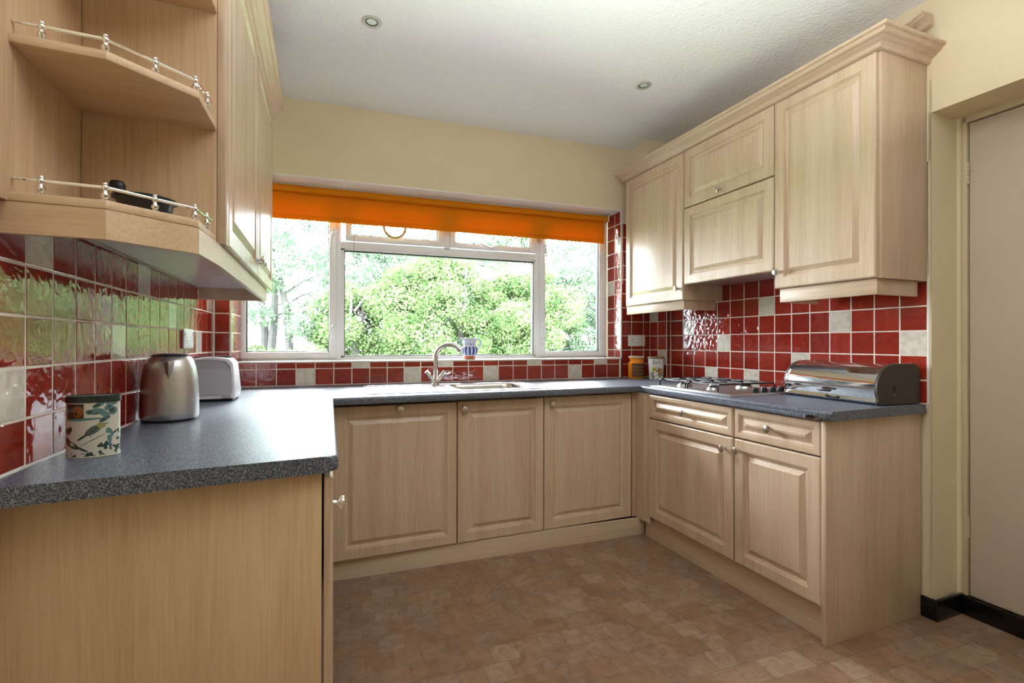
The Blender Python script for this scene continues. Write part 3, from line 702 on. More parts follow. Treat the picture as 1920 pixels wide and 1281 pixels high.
# ------------------------------------------------------------------ worktop things, left
# tea tin
def tinmat():
    m, n, p = newmat('printed_tin_birds_and_leaves'); N = n.nodes; K = n.links
    tc = N.new('ShaderNodeTexCoord'); sx = N.new('ShaderNodeSeparateXYZ'); K.new(tc.outputs['Object'], sx.inputs[0])
    def mth(op, a, b=None, c=None):
        x = N.new('ShaderNodeMath'); x.operation = op
        for i, v in enumerate((a, b, c)):
            if v is None: continue
            if isinstance(v, (int, float)): x.inputs[i].default_value = v
            else: K.new(v, x.inputs[i])
        return x.outputs[0]
    Xo, Zo = sx.outputs[0], sx.outputs[2]
    no = N.new('ShaderNodeTexNoise'); no.inputs['Scale'].default_value = 95; no.inputs['Detail'].default_value = 5; K.new(tc.outputs['Object'], no.inputs['Vector'])
    n2 = N.new('ShaderNodeTexVoronoi'); n2.inputs['Scale'].default_value = 75; K.new(tc.outputs['Object'], n2.inputs['Vector'])
    def ell(cx, cz, rx, rz, ang=0):
        dx = mth('SUBTRACT', Xo, cx); dz = mth('SUBTRACT', Zo, cz); ca, sa = cos(ang), sin(ang)
        u = mth('DIVIDE', mth('ADD', mth('MULTIPLY', dx, ca), mth('MULTIPLY', dz, sa)), rx)
        v = mth('DIVIDE', mth('SUBTRACT', mth('MULTIPLY', dz, ca), mth('MULTIPLY', dx, sa)), rz)
        return mth('LESS_THAN', mth('ADD', mth('MULTIPLY', u, u), mth('MULTIPLY', v, v)), 1.0)
    cur = None
    base = srgb(206, 202, 186)
    def layer(mask, col):
        nonlocal cur
        mx = N.new('ShaderNodeMix'); mx.data_type = 'RGBA'; K.new(mask, mx.inputs[0])
        if cur is None: mx.inputs[6].default_value = base
        else: K.new(cur, mx.inputs[6])
        mx.inputs[7].default_value = col; cur = mx.outputs[2]
    def band(c, wd): return mth('LESS_THAN', mth('ABSOLUTE', mth('SUBTRACT', Zo, c)), wd)
    leafm = mth('GREATER_THAN', no.outputs['Fac'], .52)
    dark, teal, brn = srgb(44, 66, 58), srgb(88, 124, 124), srgb(140, 84, 30)
    # foliage along the foot, rising to the right
    foot = mth('LESS_THAN', Zo, mth('ADD', .012, mth('MULTIPLY', mth('MAXIMUM', mth('SUBTRACT', Xo, .005), 0), 1.1)))
    layer(mth('MULTIPLY', foot, leafm), dark)
    # leaf spray, top right
    for cx, cz, rx, rz, a in ((.016, .104, .014, .0075, .1), (.004, .103, .007, .006, 0), (.030, .098, .010, .006, -.8), (.036, .112, .008, .006, .9), (.020, .119, .012, .005, .5), (.030, .086, .011, .005, .6), (.042, .104, .006, .010, 0), (.040, .122, .008, .006, 0)):
        layer(ell(cx, cz, rx, rz, a), teal)
        layer(mth('MULTIPLY', ell(cx, cz, rx*.8, rz*.6, a), mth('GREATER_THAN', no.outputs['Fac'], .5)), dark)
    # pasted brown picture, top left
    sq = mth('MULTIPLY', mth('MULTIPLY', mth('GREATER_THAN', Xo, -.042), mth('LESS_THAN', Xo, -.006)), mth('MULTIPLY', mth('GREATER_THAN', Zo, .088), mth('LESS_THAN', Zo, .122)))
    layer(sq, srgb(58, 40, 24)); layer(mth('MULTIPLY', sq, ell(-.018, .104, .012, .013)), brn); layer(mth('MULTIPLY', sq, mth('GREATER_THAN', no.outputs['Fac'], .58)), srgb(34, 30, 22))
    layer(ell(-.008, .087, .036, .003, .04), teal)
    # birds
    layer(ell(.011, .062, .018, .008, .65), srgb(76, 94, 92)); layer(ell(.024, .072, .008, .0065, 0), srgb(150, 142, 90)); layer(ell(-.008, .047, .013, .0025, .62), dark)
    layer(mth('MULTIPLY', ell(.008, .062, .013, .005, .65), leafm), dark); layer(ell(.033, .0755, .004, .001, .2), dark)
    layer(ell(-.030, .030, .017, .0065, -.55), srgb(70, 78, 60)); layer(ell(-.041, .040, .006, .006, 0), srgb(52, 60, 50)); layer(ell(-.010, .020, .014, .0025, -.5), dark)
    layer(mth('MULTIPLY', ell(-.030, .030, .013, .0045, -.55), leafm), srgb(200, 190, 150))
    layer(ell(.010, .040, .028, .0008, .52), dark); layer(ell(.006, .050, .0006, .006, .2), dark)
    # butterfly
    layer(ell(-.042, .062, .006, .004, .7), dark); layer(ell(-.034, .064, .0045, .0065, -.3), srgb(70, 60, 40)); layer(ell(-.037, .056, .004, .003, 0), dark)
    # sprig, right
    layer(mth('MULTIPLY', ell(.038, .045, .006, .022, .1), mth('GREATER_THAN', no.outputs['Fac'], .5)), teal)
    layer(band(.0015, .0015), srgb(226, 218, 196))
    K.new(cur, p.inputs['Base Color']); p.inputs['Roughness'].default_value = .25; p.inputs['Coat Weight'].default_value = .3
    return m
tc_ = (.0815, -1.806)
tin = Thing('tea_tin', 'oval storage tin printed with garden birds under a dark green lid', 'tin', L, (tc_[0], tc_[1], ZT))
tin.part('body', MB().lathe([(0, 0), (.0500, 0), (.0512, .001), (.0512, .003), (.0500, .0035), (.0500, .124), (0, .124)], (tc_[0], tc_[1], ZT), 'z', 48, sy=.66), tinmat())
tin.part('lid', MB().lathe([(.0505, .124), (.0518, .1245), (.0518, .137), (.0518, .1385), (.050, .1395), (.048, .1385), (0, .1375)], (tc_[0], tc_[1], ZT), 'z', 48, sy=.66), mat('dark_green_lid', srgb(34, 48, 42), .25))
# kettle
kc = (.0905, -1.262)
kt = Thing('kettle', 'brushed steel dome kettle with V spout standing before the toaster', 'kettle', L, (kc[0], kc[1], ZT))
kp = [(0, .008), (.080, .008), (.0825, .012), (.083, .05), (.082, .10), (.0795, .145), (.073, .180), (.064, .203), (.056, .214), (0, .216)]
def ring_interp(z):
    for (r0, z0), (r1, z1) in zip(kp[1:], kp[2:]):
        if z0 <= z <= z1 and z1 > z0: return r0+(r1-r0)*(z-z0)/(z1-z0)
    return .056
kt.part('body', MB().lathe([(.0801, .008), (.0825, .012), (.0832, .03), (.083, .06), (.082, .10), (.0808, .125), (.0785, .150), (.0745, .175), (.0685, .197), (.062, .209), (.054, .2155)], (kc[0], kc[1], ZT), 'z', 64), M_steel, ang=60)
kt.part('base_ring', MB().lathe([(0, 0), (.078, 0), (.080, .002), (.080, .009), (0, .009)], (kc[0], kc[1], ZT), 'z', 48), M_blackp)
kt.part('lid', MB().lathe([(0, .206), (.0545, .210), (.0555, .2165), (.050, .2205), (.03, .224), (0, .225)], (kc[0], kc[1], ZT), 'z', 40), M_blackp)
spt = MB(); A0 = -1.37
def kpt(a, z, out=0): r = ring_interp(z)+out; return (kc[0]+r*cos(a), kc[1]+r*sin(a), ZT+z)
vsp = [kpt(A0-.26, .197, -.001), kpt(A0+.26, .197, -.001), kpt(A0, .199, .030), kpt(A0, .140, -.001), kpt(A0-.14, .168, .0), kpt(A0+.14, .168, .0), kpt(A0, .168, .016)]
spt.add(vsp, [(0, 2, 6, 4), (2, 1, 5, 6), (4, 6, 3), (6, 5, 3), (0, 1, 2)])
kt.part('spout', spt, M_steel, smooth=False)
hk = MB().tube([(kc[0]-.005, kc[1]+.064, ZT+.196), (kc[0]-.008, kc[1]+.10, ZT+.200), (kc[0]-.010, kc[1]+.125, ZT+.17), (kc[0]-.010, kc[1]+.12, ZT+.10), (kc[0]-.006, kc[1]+.078, ZT+.06)], [.012, .012, .012, .011, .010], 12)
kt.part('handle', hk, M_blackp)
# toaster
ts = Thing('toaster', 'white plastic two slice toaster in the corner behind the kettle', 'toaster', L, (.1, -.65, ZT))
tx0, tx1, ty0, ty1 = .0, .197, -.735, -.575
def toast(x0, x1, y0, y1, z0, z1, tap=.012):
    b = MB(); n = 10; prof = []
    for i in range(n+1):                     # arched top line seen from the front
        u = i/n; prof.append((x0+tap*.6+(x1-x0-tap*1.2)*u, z1-.012*(2*u-1)**2-(.016 if i in (0, n) else 0)))
    poly = [(x0, z0), (x1, z0), (x1+.004, z0+.03)] + [(p[0], p[1]) for p in prof[::-1]] + [(x0-.002, z0+.03)]
    k = len(poly); vs = []
    for y, s_ in ((y0, 1), (y0+.006, 0), (y1-.006, 0), (y1, 1)):
        cx, cz = (x0+x1)/2, (z0+z1)/2
        for x, z in poly: vs.append((cx+(x-cx)*(1-.03*s_), y+(z-z0)*(.10 if y < (y0+y1)/2 else -.10), z0+(z-z0)*(1-.02*s_)))
    fs = [(r*k+i, r*k+(i+1) % k, (r+1)*k+(i+1) % k, (r+1)*k+i) for r in range(3) for i in range(k)]
    fs += [tuple(range(k)), tuple(3*k+i for i in range(k))[::-1]]
    return b.add(vs, fs)
ts.part('body', toast(tx0+.004, tx1, ty0, ty1, ZT+.012, ZT+.197), M_plast)
ts.part('front_panel', toast(tx0+.006, tx1-.010, ty0-.0035, ty0+.02, ZT+.030, ZT+.186), M_plastg)
ts.part('slot', MB().box(tx0+.035, tx1-.03, ty0+.045, ty0+.068, ZT+.188, ZT+.1985).box(tx0+.035, tx1-.03, ty0+.092, ty0+.115, ZT+.188, ZT+.1985), M_blackp)
ts.part('base', MB().box(tx0+.01, tx1-.008, ty0+.01, ty1-.01, ZT, ZT+.014, .003), M_blackp)
ts.part('crumb_tray_tab', MB().box(tx1-.045, tx1-.012, ty0-.006, ty0+.004, ZT+.014, ZT+.030, .002), M_plastg)

# sockets
def socket(M, org, ud, nd, label, ww=.150, hh=.086):
    T = Thing('power_socket', label, 'socket', M, org)
    ud, nd = Vector(ud), Vector(nd); O = Vector(org)
    f = lambda u, z, d: tuple(O+ud*u+Vector((0, 0, z))+nd*d)
    def bb(b, u0, u1, z0, z1, d0, d1, r=0):
        s0 = len(b.v); b.box(u0, u1, z0, z1, d0, d1, r); b.map(lambda u, z, d: f(u, z, d), s0)
    b = MB(); bb(b, 0, ww, 0, hh, 0, .009, .003); T.part('plate', b, M_white)
    h = MB()
    for cx in (ww*.25, ww*.75):
        bb(h, cx-.002, cx+.002, .046, .055, .0088, .0094)
        bb(h, cx-.013, cx-.007, .031, .0345, .0088, .0094); bb(h, cx+.007, cx+.013, .031, .0345, .0088, .0094)
    T.part('pin_hole', h, M_blackp, smooth=False, kind='stuff')
    for cx in (ww*.10, ww*.90):
        s_ = MB(); bb(s_, cx-.004, cx+.004, .054, .070, .0085, .012, .001); T.part('switch', s_, M_white)
    q_ = MB()
    for cx in (.012, ww-.012): bb(q_, cx-.002, cx+.002, .041, .045, .0088, .0095)
    T.part('screw', q_, M_knob, kind='stuff')
socket(L, (.001, -.755, 1.145), (0, 1, 0), (1, 0, 0), 'white double power socket on the left red tiled wall above the toaster', .155)
socket(W, (2.727, -.001, 1.147), (1, 0, 0), (0, -1, 0), 'white double power socket on red tiles beside the window')

# ------------------------------------------------------------------ sink and tap
sk = Thing('sink', 'stainless steel inset sink with left drainer and rectangular bowl', 'sink', W, (1.29, -.4, ZT))
sx0, sx1, sy0, sy1 = .792, 1.787, -.652, -.158
def sdrect(x, y, cx, cy, hx, hy, r):
    dx, dy = abs(x-cx)-hx+r, abs(y-cy)-hy+r
    return min(max(dx, dy), 0)+sqrt(max(dx, 0)**2+max(dy, 0)**2)-r
def sinkz(x, y):
    e = min(x-sx0, sx1-x, y-sy0, sy1-y)
    z = .0045 if .004 < e < .016 else (.0015 if e <= .004 else .002)
    d = sdrect(x, y, 1.495, -.405, .215, .185, .07)
    if d < 0:
        t = min(1, -d/.035); z = .002-.150*(t*t*(3-2*t))-.004*min(1, -d/.15)
    elif d < .012: z = .003
    elif e > .016:
        if x < 1.24 and y < -.24:
            dd = sdrect(x, y, 1.01, -.43, .185, .17, .03)
            if dd < 0: z = .0005-.0030*min(1, -dd/.01)+(.0018*(.5+.5*cos((y+.43)*2*pi/.034)) if dd < -.02 else 0)
    return ZT+z+.0012
nx, ny = 200, 100; vs = []; fs = []
for j in range(ny+1):
    for i in range(nx+1):
        x, y = sx0+(sx1-sx0)*i/nx, sy0+(sy1-sy0)*j/ny; vs.append((x, y, sinkz(x, y)))
for j in range(ny):
    for i in range(nx): a = j*(nx+1)+i; fs.append((a, a+1, a+nx+2, a+nx+1))
sk.part('basin', MB().add(vs, fs), mat('satin_stainless_sink', (.74, .74, .75, 1), .22, 1), ang=60)
sk.part('sink_rim', MB().box(sx0-.003, sx1+.003, sy0-.003, sy0+.001, ZT, ZT+.0035).box(sx0-.003, sx1+.003, sy1-.001, sy1+.003, ZT, ZT+.0035).box(sx0-.003, sx0+.001, sy0, sy1, ZT, ZT+.0035).box(sx1-.001, sx1+.003, sy0, sy1, ZT, ZT+.0035), M_steel, smooth=False)
ov = MB()
for i in range(3): ov.box(1.49+i*.011, 1.496+i*.011, -.2515, -.2485, ZT-.05, ZT-.03)
sk.part('overflow_slot', ov, M_blackp)
sk.part('drain', MB().lathe([(0, .001), (.03, .001), (.038, .004), (.04, .002)], (1.495, -.405, ZT-.151), 'z', 24), M_chrome)
tp = Thing('mixer_tap', 'chrome swan neck mixer tap with two crosswise lever heads at the sink', 'tap', W, (1.212, -.222, ZT))
tx, ty = 1.212, -.222
tp.part('base', MB().lathe([(0, 0), (.024, 0), (.024, .006), (.018, .012), (.015, .03), (.016, .05), (.012, .075), (.0115, .08)], (tx, ty, ZT+.002), 'z', 24), M_chrome)
arc = [(tx, ty, ZT+.06), (tx, ty, ZT+.13)]
for i in range(1, 13):
    a = pi-(pi*.80)*i/12; arc.append((tx+(.078+.078*cos(a)), ty-(.042+.042*cos(a)), ZT+.165+.085*sin(a)))
tp.part('spout', MB().tube(arc, [.0150]*2+[.0140]*11+[.0155], 16), M_chrome)
for s_ in (-1, 1):
    hn = MB().tube([(tx+s_*.010, ty-.004, ZT+.022), (tx+s_*.040, ty-.008, ZT+.062)], [.0105, .0125], 14)
    hn.tube([(tx+s_*.032, ty-.007, ZT+.052), (tx+s_*.058, ty-.010, ZT+.086)], [.0135, .014], 8)
    tp.part('tap_handle', hn, M_chrome)
tp.part('lever', MB().tube([(tx+.052, ty-.01, ZT+.072), (tx+.070, ty-.012, ZT+.067), (tx+.092, ty-.014, ZT+.076)], [.004, .004, .0045], 8), M_chrome)

# ------------------------------------------------------------------ jug on the sill
def stripes(name, base, dark, n, lo=None):
    m, nn, p = newmat(name); N = nn.nodes; K = nn.links
    tc = N.new('ShaderNodeTexCoord'); sp_ = N.new('ShaderNodeSeparateXYZ'); K.new(tc.outputs['Object'], sp_.inputs[0])
    at = N.new('ShaderNodeMath'); at.operation = 'ARCTAN2'; K.new(sp_.outputs[1], at.inputs[0]); K.new(sp_.outputs[0], at.inputs[1])
    ml = N.new('ShaderNodeMath'); ml.operation = 'MULTIPLY'; ml.inputs[1].default_value = n; K.new(at.outputs[0], ml.inputs[0])
    sn = N.new('ShaderNodeMath'); sn.operation = 'SINE'; K.new(ml.outputs[0], sn.inputs[0])
    gt = N.new('ShaderNodeMath'); gt.operation = 'GREATER_THAN'; gt.inputs[1].default_value = -.1; K.new(sn.outputs[0], gt.inputs[0])
    inb = N.new('ShaderNodeMath'); inb.operation = 'COMPARE'; inb.inputs[1].default_value = lo[0]; inb.inputs[2].default_value = lo[1]; K.new(sp_.outputs[2], inb.inputs[0])
    an = N.new('ShaderNodeMath'); an.operation = 'MULTIPLY'; K.new(gt.outputs[0], an.inputs[0]); K.new(inb.outputs[0], an.inputs[1])
    mx = N.new('ShaderNodeMix'); mx.data_type = 'RGBA'; mx.inputs[6].default_value = base; mx.inputs[7].default_value = dark; K.new(an.outputs[0], mx.inputs[0])
    b2 = N.new('ShaderNodeMath'); b2.operation = 'COMPARE'; b2.inputs[1].default_value = .103; b2.inputs[2].default_value = .006; K.new(sp_.outputs[2], b2.inputs[0])
    vz = N.new('ShaderNodeTexVoronoi'); vz.inputs['Scale'].default_value = 150; K.new(tc.outputs['Object'], vz.inputs['Vector'])
    lt = N.new('ShaderNodeMath'); lt.operation = 'LESS_THAN'; lt.inputs[1].default_value = .45; K.new(vz.outputs['Distance'], lt.inputs[0])
    bb = N.new('ShaderNodeMath'); bb.operation = 'MULTIPLY'; K.new(b2.outputs[0], bb.inputs[0]); K.new(lt.outputs[0], bb.inputs[1])
    m2 = N.new('ShaderNodeMix'); m2.data_type = 'RGBA'; m2.inputs[7].default_value = dark; K.new(bb.outputs[0], m2.inputs[0]); K.new(mx.outputs[2], m2.inputs[6])
    b3 = N.new('ShaderNodeMath'); b3.operation = 'LESS_THAN'; b3.inputs[1].default_value = .024; K.new(sp_.outputs[2], b3.inputs[0])
    m3 = N.new('ShaderNodeMix'); m3.data_type = 'RGBA'; m3.inputs[7].default_value = srgb(196, 104, 62); K.new(b3.outputs[0], m3.inputs[0]); K.new(m2.outputs[2], m3.inputs[6])
    K.new(m3.outputs[2], p.inputs['Base Color']); p.inputs['Roughness'].default_value = .12; return m
jc = (1.508, .085, 1.058)
jg = Thing('jug', 'blue and white striped pottery jug on a clay foot on the window sill', 'jug', W, jc)
jg.part('body', MB().lathe([(0, 0), (.036, 0), (.040, .004), (.040, .016), (.044, .026), (.056, .044), (.060, .060), (.056, .076), (.046, .090), (.042, .100), (.043, .118), (.048, .146), (.046, .147), (.038, .110), (.040, .09), (.05, .06), (.03, .02), (0, .02)], jc, 'z', 40),
        stripes('blue_white_glaze', srgb(206, 214, 234), srgb(46, 68, 140), 13, (.058, .028)))
jg.part('handle', MB().tube([(jc[0]+.042, jc[1], jc[2]+.136), (jc[0]+.064, jc[1], jc[2]+.142), (jc[0]+.080, jc[1], jc[2]+.122), (jc[0]+.078, jc[1], jc[2]+.095), (jc[0]+.057, jc[1], jc[2]+.072)], .006, 10), mat('pale_blue_glaze', srgb(190, 200, 226), .15))
jg.part('lip', MB().add([(jc[0]-.040, jc[1]-.02, jc[2]+.128), (jc[0]-.040, jc[1]+.02, jc[2]+.128), (jc[0]-.070, jc[1], jc[2]+.150), (jc[0]-.046, jc[1]-.022, jc[2]+.147), (jc[0]-.046, jc[1]+.022, jc[2]+.147)], [(0, 2, 1), (0, 3, 2), (1, 2, 4), (3, 4, 2), (0, 1, 4, 3)]), bpy.data.materials['pale_blue_glaze'])

# ------------------------------------------------------------------ storage jars
def jarmat1():
    m, n, p = newmat('orange_jar_brown_pattern'); N = n.nodes; K = n.links
    tc = N.new('ShaderNodeTexCoord'); sp_ = N.new('ShaderNodeSeparateXYZ'); K.new(tc.outputs['Object'], sp_.inputs[0])
    def mth(op, a, b=None):
        x = N.new('ShaderNodeMath'); x.operation = op
        for i, v in enumerate((a, b)):
            if v is None: continue
            if isinstance(v, (int, float)): x.inputs[i].default_value = v
            else: K.new(v, x.inputs[i])
        return x.outputs[0]
    ang = mth('ARCTAN2', sp_.outputs[1], sp_.outputs[0])
    front = mth('GREATER_THAN', mth('ADD', mth('MULTIPLY', sp_.outputs[0], .83), mth('MULTIPLY', sp_.outputs[1], -.557)), -.034)
    zb = mth('MULTIPLY', mth('GREATER_THAN', sp_.outputs[2], .010), mth('LESS_THAN', sp_.outputs[2], .112))
    mask = mth('MULTIPLY', front, zb)
    circ = mth('SINE', mth('MULTIPLY', ang, 22)); ring = mth('SINE', mth('MULTIPLY', sp_.outputs[2], 240))
    pat = mth('GREATER_THAN', mth('MULTIPLY', circ, ring), .25)
    line = mth('GREATER_THAN', mth('SINE', mth('MULTIPLY', sp_.outputs[2], 240)), .94)
    a = N.new('ShaderNodeMix'); a.data_type = 'RGBA'; a.inputs[6].default_value = srgb(66, 48, 38); a.inputs[7].default_value = srgb(112, 76, 44); K.new(pat, a.inputs[0])
    b = N.new('ShaderNodeMix'); b.data_type = 'RGBA'; b.inputs[7].default_value = srgb(164, 100, 50); K.new(line, b.inputs[0]); K.new(a.outputs[2], b.inputs[6])
    c = N.new('ShaderNodeMix'); c.data_type = 'RGBA'; c.inputs[6].default_value = srgb(232, 136, 14); K.new(mask, c.inputs[0]); K.new(b.outputs[2], c.inputs[7])
    K.new(c.outputs[2], p.inputs['Base Color']); p.inputs['Roughness'].default_value = .15; return m
M_lidw = mat('pale_wooden_lid', srgb(206, 178, 150), .5, noise=.06, nscale=30)
j1 = (2.746, -.088, ZT)
J = Thing('storage_jar', 'orange glazed storage jar with dark brown pattern and wooden lid', 'jar', W, j1, 'storage jars in the right corner')
J.part('body', MB().lathe([(0, 0), (.058, 0), (.062, .004), (.062, .105), (.060, .113), (.050, .120), (.048, .126), (.049, .150), (0, .150)], j1, 'z', 40), jarmat1())
J.part('lid', MB().lathe([(0, .146), (.054, .149), (.058, .151), (.058, .162), (.055, .164), (0, .164)], j1, 'z', 40), M_lidw)
def jarmat2():
    m, n, p = newmat('white_jar_flower_print'); N = n.nodes; K = n.links
    tc = N.new('ShaderNodeTexCoord'); sp_ = N.new('ShaderNodeSeparateXYZ'); K.new(tc.outputs['Object'], sp_.inputs[0])
    def mth(op, a, b=None):
        x = N.new('ShaderNodeMath'); x.operation = op
        for i, v in enumerate((a, b)):
            if v is None: continue
            if isinstance(v, (int, float)): x.inputs[i].default_value = v
            else: K.new(v, x.inputs[i])
        return x.outputs[0]
    # picture axis turned to face the viewer
    ca, sa = cos(.56), sin(.56)
    Xo = mth('ADD', mth('MULTIPLY', sp_.outputs[0], ca), mth('MULTIPLY', sp_.outputs[1], -sa)); Zo = sp_.outputs[2]
    no = N.new('ShaderNodeTexNoise'); no.inputs['Scale'].default_value = 70; no.inputs['Detail'].default_value = 3; K.new(tc.outputs['Object'], no.inputs['Vector'])
    cur = [None]
    def layer(mask, col):
        mx = N.new('ShaderNodeMix'); mx.data_type = 'RGBA'; K.new(mask, mx.inputs[0])
        if cur[0] is None: mx.inputs[6].default_value = srgb(226, 224, 222)
        else: K.new(cur[0], mx.inputs[6])
        mx.inputs[7].default_value = col; cur[0] = mx.outputs[2]
    def ell(cx, cz, rx, rz, ang=0):
        dx = mth('SUBTRACT', Xo, cx); dz = mth('SUBTRACT', Zo, cz); c_, s_ = cos(ang), sin(ang)
        u = mth('DIVIDE', mth('ADD', mth('MULTIPLY', dx, c_), mth('MULTIPLY', dz, s_)), rx)
        v = mth('DIVIDE', mth('SUBTRACT', mth('MULTIPLY', dz, c_), mth('MULTIPLY', dx, s_)), rz)
        return mth('LESS_THAN', mth('ADD', mth('MULTIPLY', u, u), mth('MULTIPLY', v, v)), 1.0)
    for k in range(7):
        a = -.9+k*.55; layer(ell(.008+.024*cos(a), .045+.030*sin(a), .020, .004, a), srgb(84, 88, 52))
    for k in range(6):
        a = 2.4+k*.4; layer(ell(-.012+.02*cos(a), .035+.024*sin(a), .014, .003, a), srgb(92, 84, 60))
    layer(mth('MULTIPLY', ell(.026, .058, .018, .020, .3), mth('GREATER_THAN', no.outputs['Fac'], .42)), srgb(168, 108, 52))
    layer(mth('MULTIPLY', ell(.012, .030, .018, .012, .3), mth('GREATER_THAN', no.outputs['Fac'], .5)), srgb(120, 84, 44))
    for k in range(8):
        a = k*pi/4; layer(ell(-.016+.011*cos(a), .072+.012*sin(a), .010, .006, a), srgb(208, 204, 128))
    layer(ell(-.016, .072, .012, .013), srgb(190, 186, 96)); layer(ell(-.016, .072, .005, .006), srgb(60, 60, 48))
    K.new(cur[0], p.inputs['Base Color']); p.inputs['Roughness'].default_value = .18; return m
j2 = (2.818, -.228, ZT)
J = Thing('storage_jar', 'white salt jar printed with flowers under a brown wooden lid', 'jar', W, j2, 'storage jars in the right corner')
J.part('body', MB().lathe([(0, 0), (.045, 0), (.049, .003), (.054, .10), (.0555, .148), (0, .148)], j2, 'z', 40), jarmat2())
J.part('lid', MB().lathe([(0, .146), (.058, .149), (.061, .152), (.061, .158), (.058, .162), (0, .162)], j2, 'z', 40), mat('brown_wooden_lid', srgb(142, 112, 88), .5))
# lettering "Salt" wrapped round the jar
tcv = bpy.data.curves.new('lettering', 'FONT'); tcv.body = 'Salt'; tcv.size = .036; tcv.align_x = 'CENTER'; tcv.extrude = .0003; tcv.shear = .3; tcv.space_character = 1.1
to = bpy.data.objects.new('lettering_src', tcv); C.objects.link(to); bpy.context.view_layer.update()
tm = bpy.data.meshes.new_from_object(to.evaluated_get(bpy.context.evaluated_depsgraph_get())); bpy.data.objects.remove(to)
lb = MB(); FA = atan2(-3.189-j2[1], .6635-j2[0])
for v in tm.vertices:
    r_ = .0556+v.co.z; a = FA+v.co.x/.055; lb.v.append((j2[0]+r_*cos(a), j2[1]+r_*sin(a), ZT+.112+v.co.y))
lb.f = [tuple(p.vertices) for p in tm.polygons]
J.part('lettering', lb, mat('dark_olive_ink', srgb(58, 58, 44), .4), smooth=False)

# ------------------------------------------------------------------ hob
hx0, hx1, hs0, hs1 = -.572, -.075, .70, 1.312
HB = Thing('gas_hob', 'stainless steel four burner gas hob with black wire pan supports', 'hob', R, (-.32, -1.0, ZT))
hb = MB(); hb.box(hx0, hx1, -hs1, -hs0, ZT, ZT+.006, .003); hb.box(hx0+.022, hx1-.022, -hs1+.022, -hs0-.022, ZT+.005, ZT+.0085, .002)
HB.part('hotplate', hb, M_steel)
M_burn = mat('aluminium_burner', (.7, .7, .68, 1), .35, 1)
for i, (x, s_, r_) in enumerate(((-.43, .835, .040), (-.43, 1.055, .030), (-.20, .835, .034), (-.20, 1.055, .046))):
    b = HB.part('burner', MB().lathe([(0, 0), (r_+.006, 0), (r_, .006), (r_*.95, .014), (r_*.8, .016), (0, .016)], (x, -s_, ZT+.008), 'z', 24), M_burn)
    HB.part('burner_cap', MB().lathe([(0, 0), (r_*.72, 0), (r_*.74, .003), (r_*.68, .007), (0, .0075)], (x, -s_, ZT+.0235), 'z', 24), M_iron, b)
for x in (-.345, -.285, -.225, -.165):
    k = HB.part('control_knob', MB().lathe([(0, 0), (.020, 0), (.020, .004), (.0165, .006), (.015, .022), (.0135, .025), (0, .025)], (x, -1.255, ZT+.0075), 'z', 20), M_blackp)
    HB.part('pointer', MB().box(x-.0022, x+.0022, -1.270, -1.240, ZT+.030, ZT+.035, .001), M_blackp, k)
def support(s0, s1):
    b = MB(); z = ZT+.046; xa, xb = -.515, -.115; r_ = .0042
    def rod(p, q): b.tube([p, q], r_, 8)
    for s_ in (s0, s1):                                   # long side rods with turned-down ends
        b.tube([(xa, -s_, ZT+.008), (xa, -s_, z-.008), (xa+.008, -s_, z), (xb-.008, -s_, z), (xb, -s_, z-.008), (xb, -s_, ZT+.008)], r_, 8)
    for x in (xa+.03, (xa+xb)/2-.01, (xa+xb)/2+.01, xb-.03): rod((x, -s0, z), (x, -s1, z))
    m_ = (s0+s1)/2
    for cx in (-.43, -.20):
        for d in ((1, 0), (-1, 0), (0, 1), (0, -1)):
            a, c = .030, (.085 if d[0] else (s1-s0)/2)
            b.tube([(cx+d[0]*a, -m_-d[1]*a, z+.004), (cx+d[0]*c, -m_-d[1]*c, z)], r_, 8)
        b.tube([(cx-.085, -m_-.05, z), (cx-.085, -m_+.05, z)], r_, 8)
    HB.part('pan_support', b, M_iron)
support(.722, .938); support(.955, 1.175)

# ------------------------------------------------------------------ bread bin
fa, fb_ = Vector((-.266, -1.787)), Vector((-.222, -1.318))
dv = (fb_-fa); LB = dv.length; dv.normalize(); nv = Vector((dv.y, -dv.x))       # nv points to the wall
if nv.x < 0: nv = -nv
BB = Thing('bread_bin', 'shiny steel roll top bread bin with dark brown ends on the right worktop', 'bread bin', R, (fa.x, fa.y, ZT))
def bpt(u, d, z): return (fa.x+dv.x*u+nv.x*d, fa.y+dv.y*u+nv.y*d, ZT+z)
DD, HH = .252, .178
def bprof(g=0, n=14):
    """section: vertical-ish bellied front, round top front, flat top, back (d, z)"""
    pts = [(.018+g*0, .004), (.004, .014)]
    cx, cz, rx, rz = .118, .070, .118-g, .106-g
    for i in range(n+1):
        a = pi+.42-(pi/2+.42)*i/n
        pts.append((cx+rx*cos(a), cz+rz*sin(a)))
    pts += [(.215, .176-g), (.240-g, .164-g), (.249-g, .146), (.252-g, .02), (.244, .004)]
    return pts
def extr(u0, u1, g):
    p = bprof(g); k = len(p); vs = [bpt(u0, *q_) for q_ in p]+[bpt(u1, *q_) for q_ in p]
    fs = [(i, (i+1) % k, k+(i+1) % k, k+i) for i in range(k)]+[tuple(range(k))[::-1], tuple(k+i for i in range(k))]
    return MB().add(vs, fs)
BB.part('roll_front', extr(.018, LB-.018, .004), mat('polished_steel', (.78, .79, .80, 1), .07, 1))
BB.part('end_cap', extr(0, .011, .001), M_binend); BB.part('end_cap', extr(LB-.011, LB, .001), M_binend)
BB.part('end_ring', extr(.011, .018, 0), M_chrome); BB.part('end_ring', extr(LB-.018, LB-.011, 0), M_chrome)
hd = MB(); n0 = 12; vs = []
for i in range(n0+1):
    t = i/n0; u = LB/2-.035+.07*t
    vs.append(bpt(u, -.006-.010*sin(pi*t), .048))
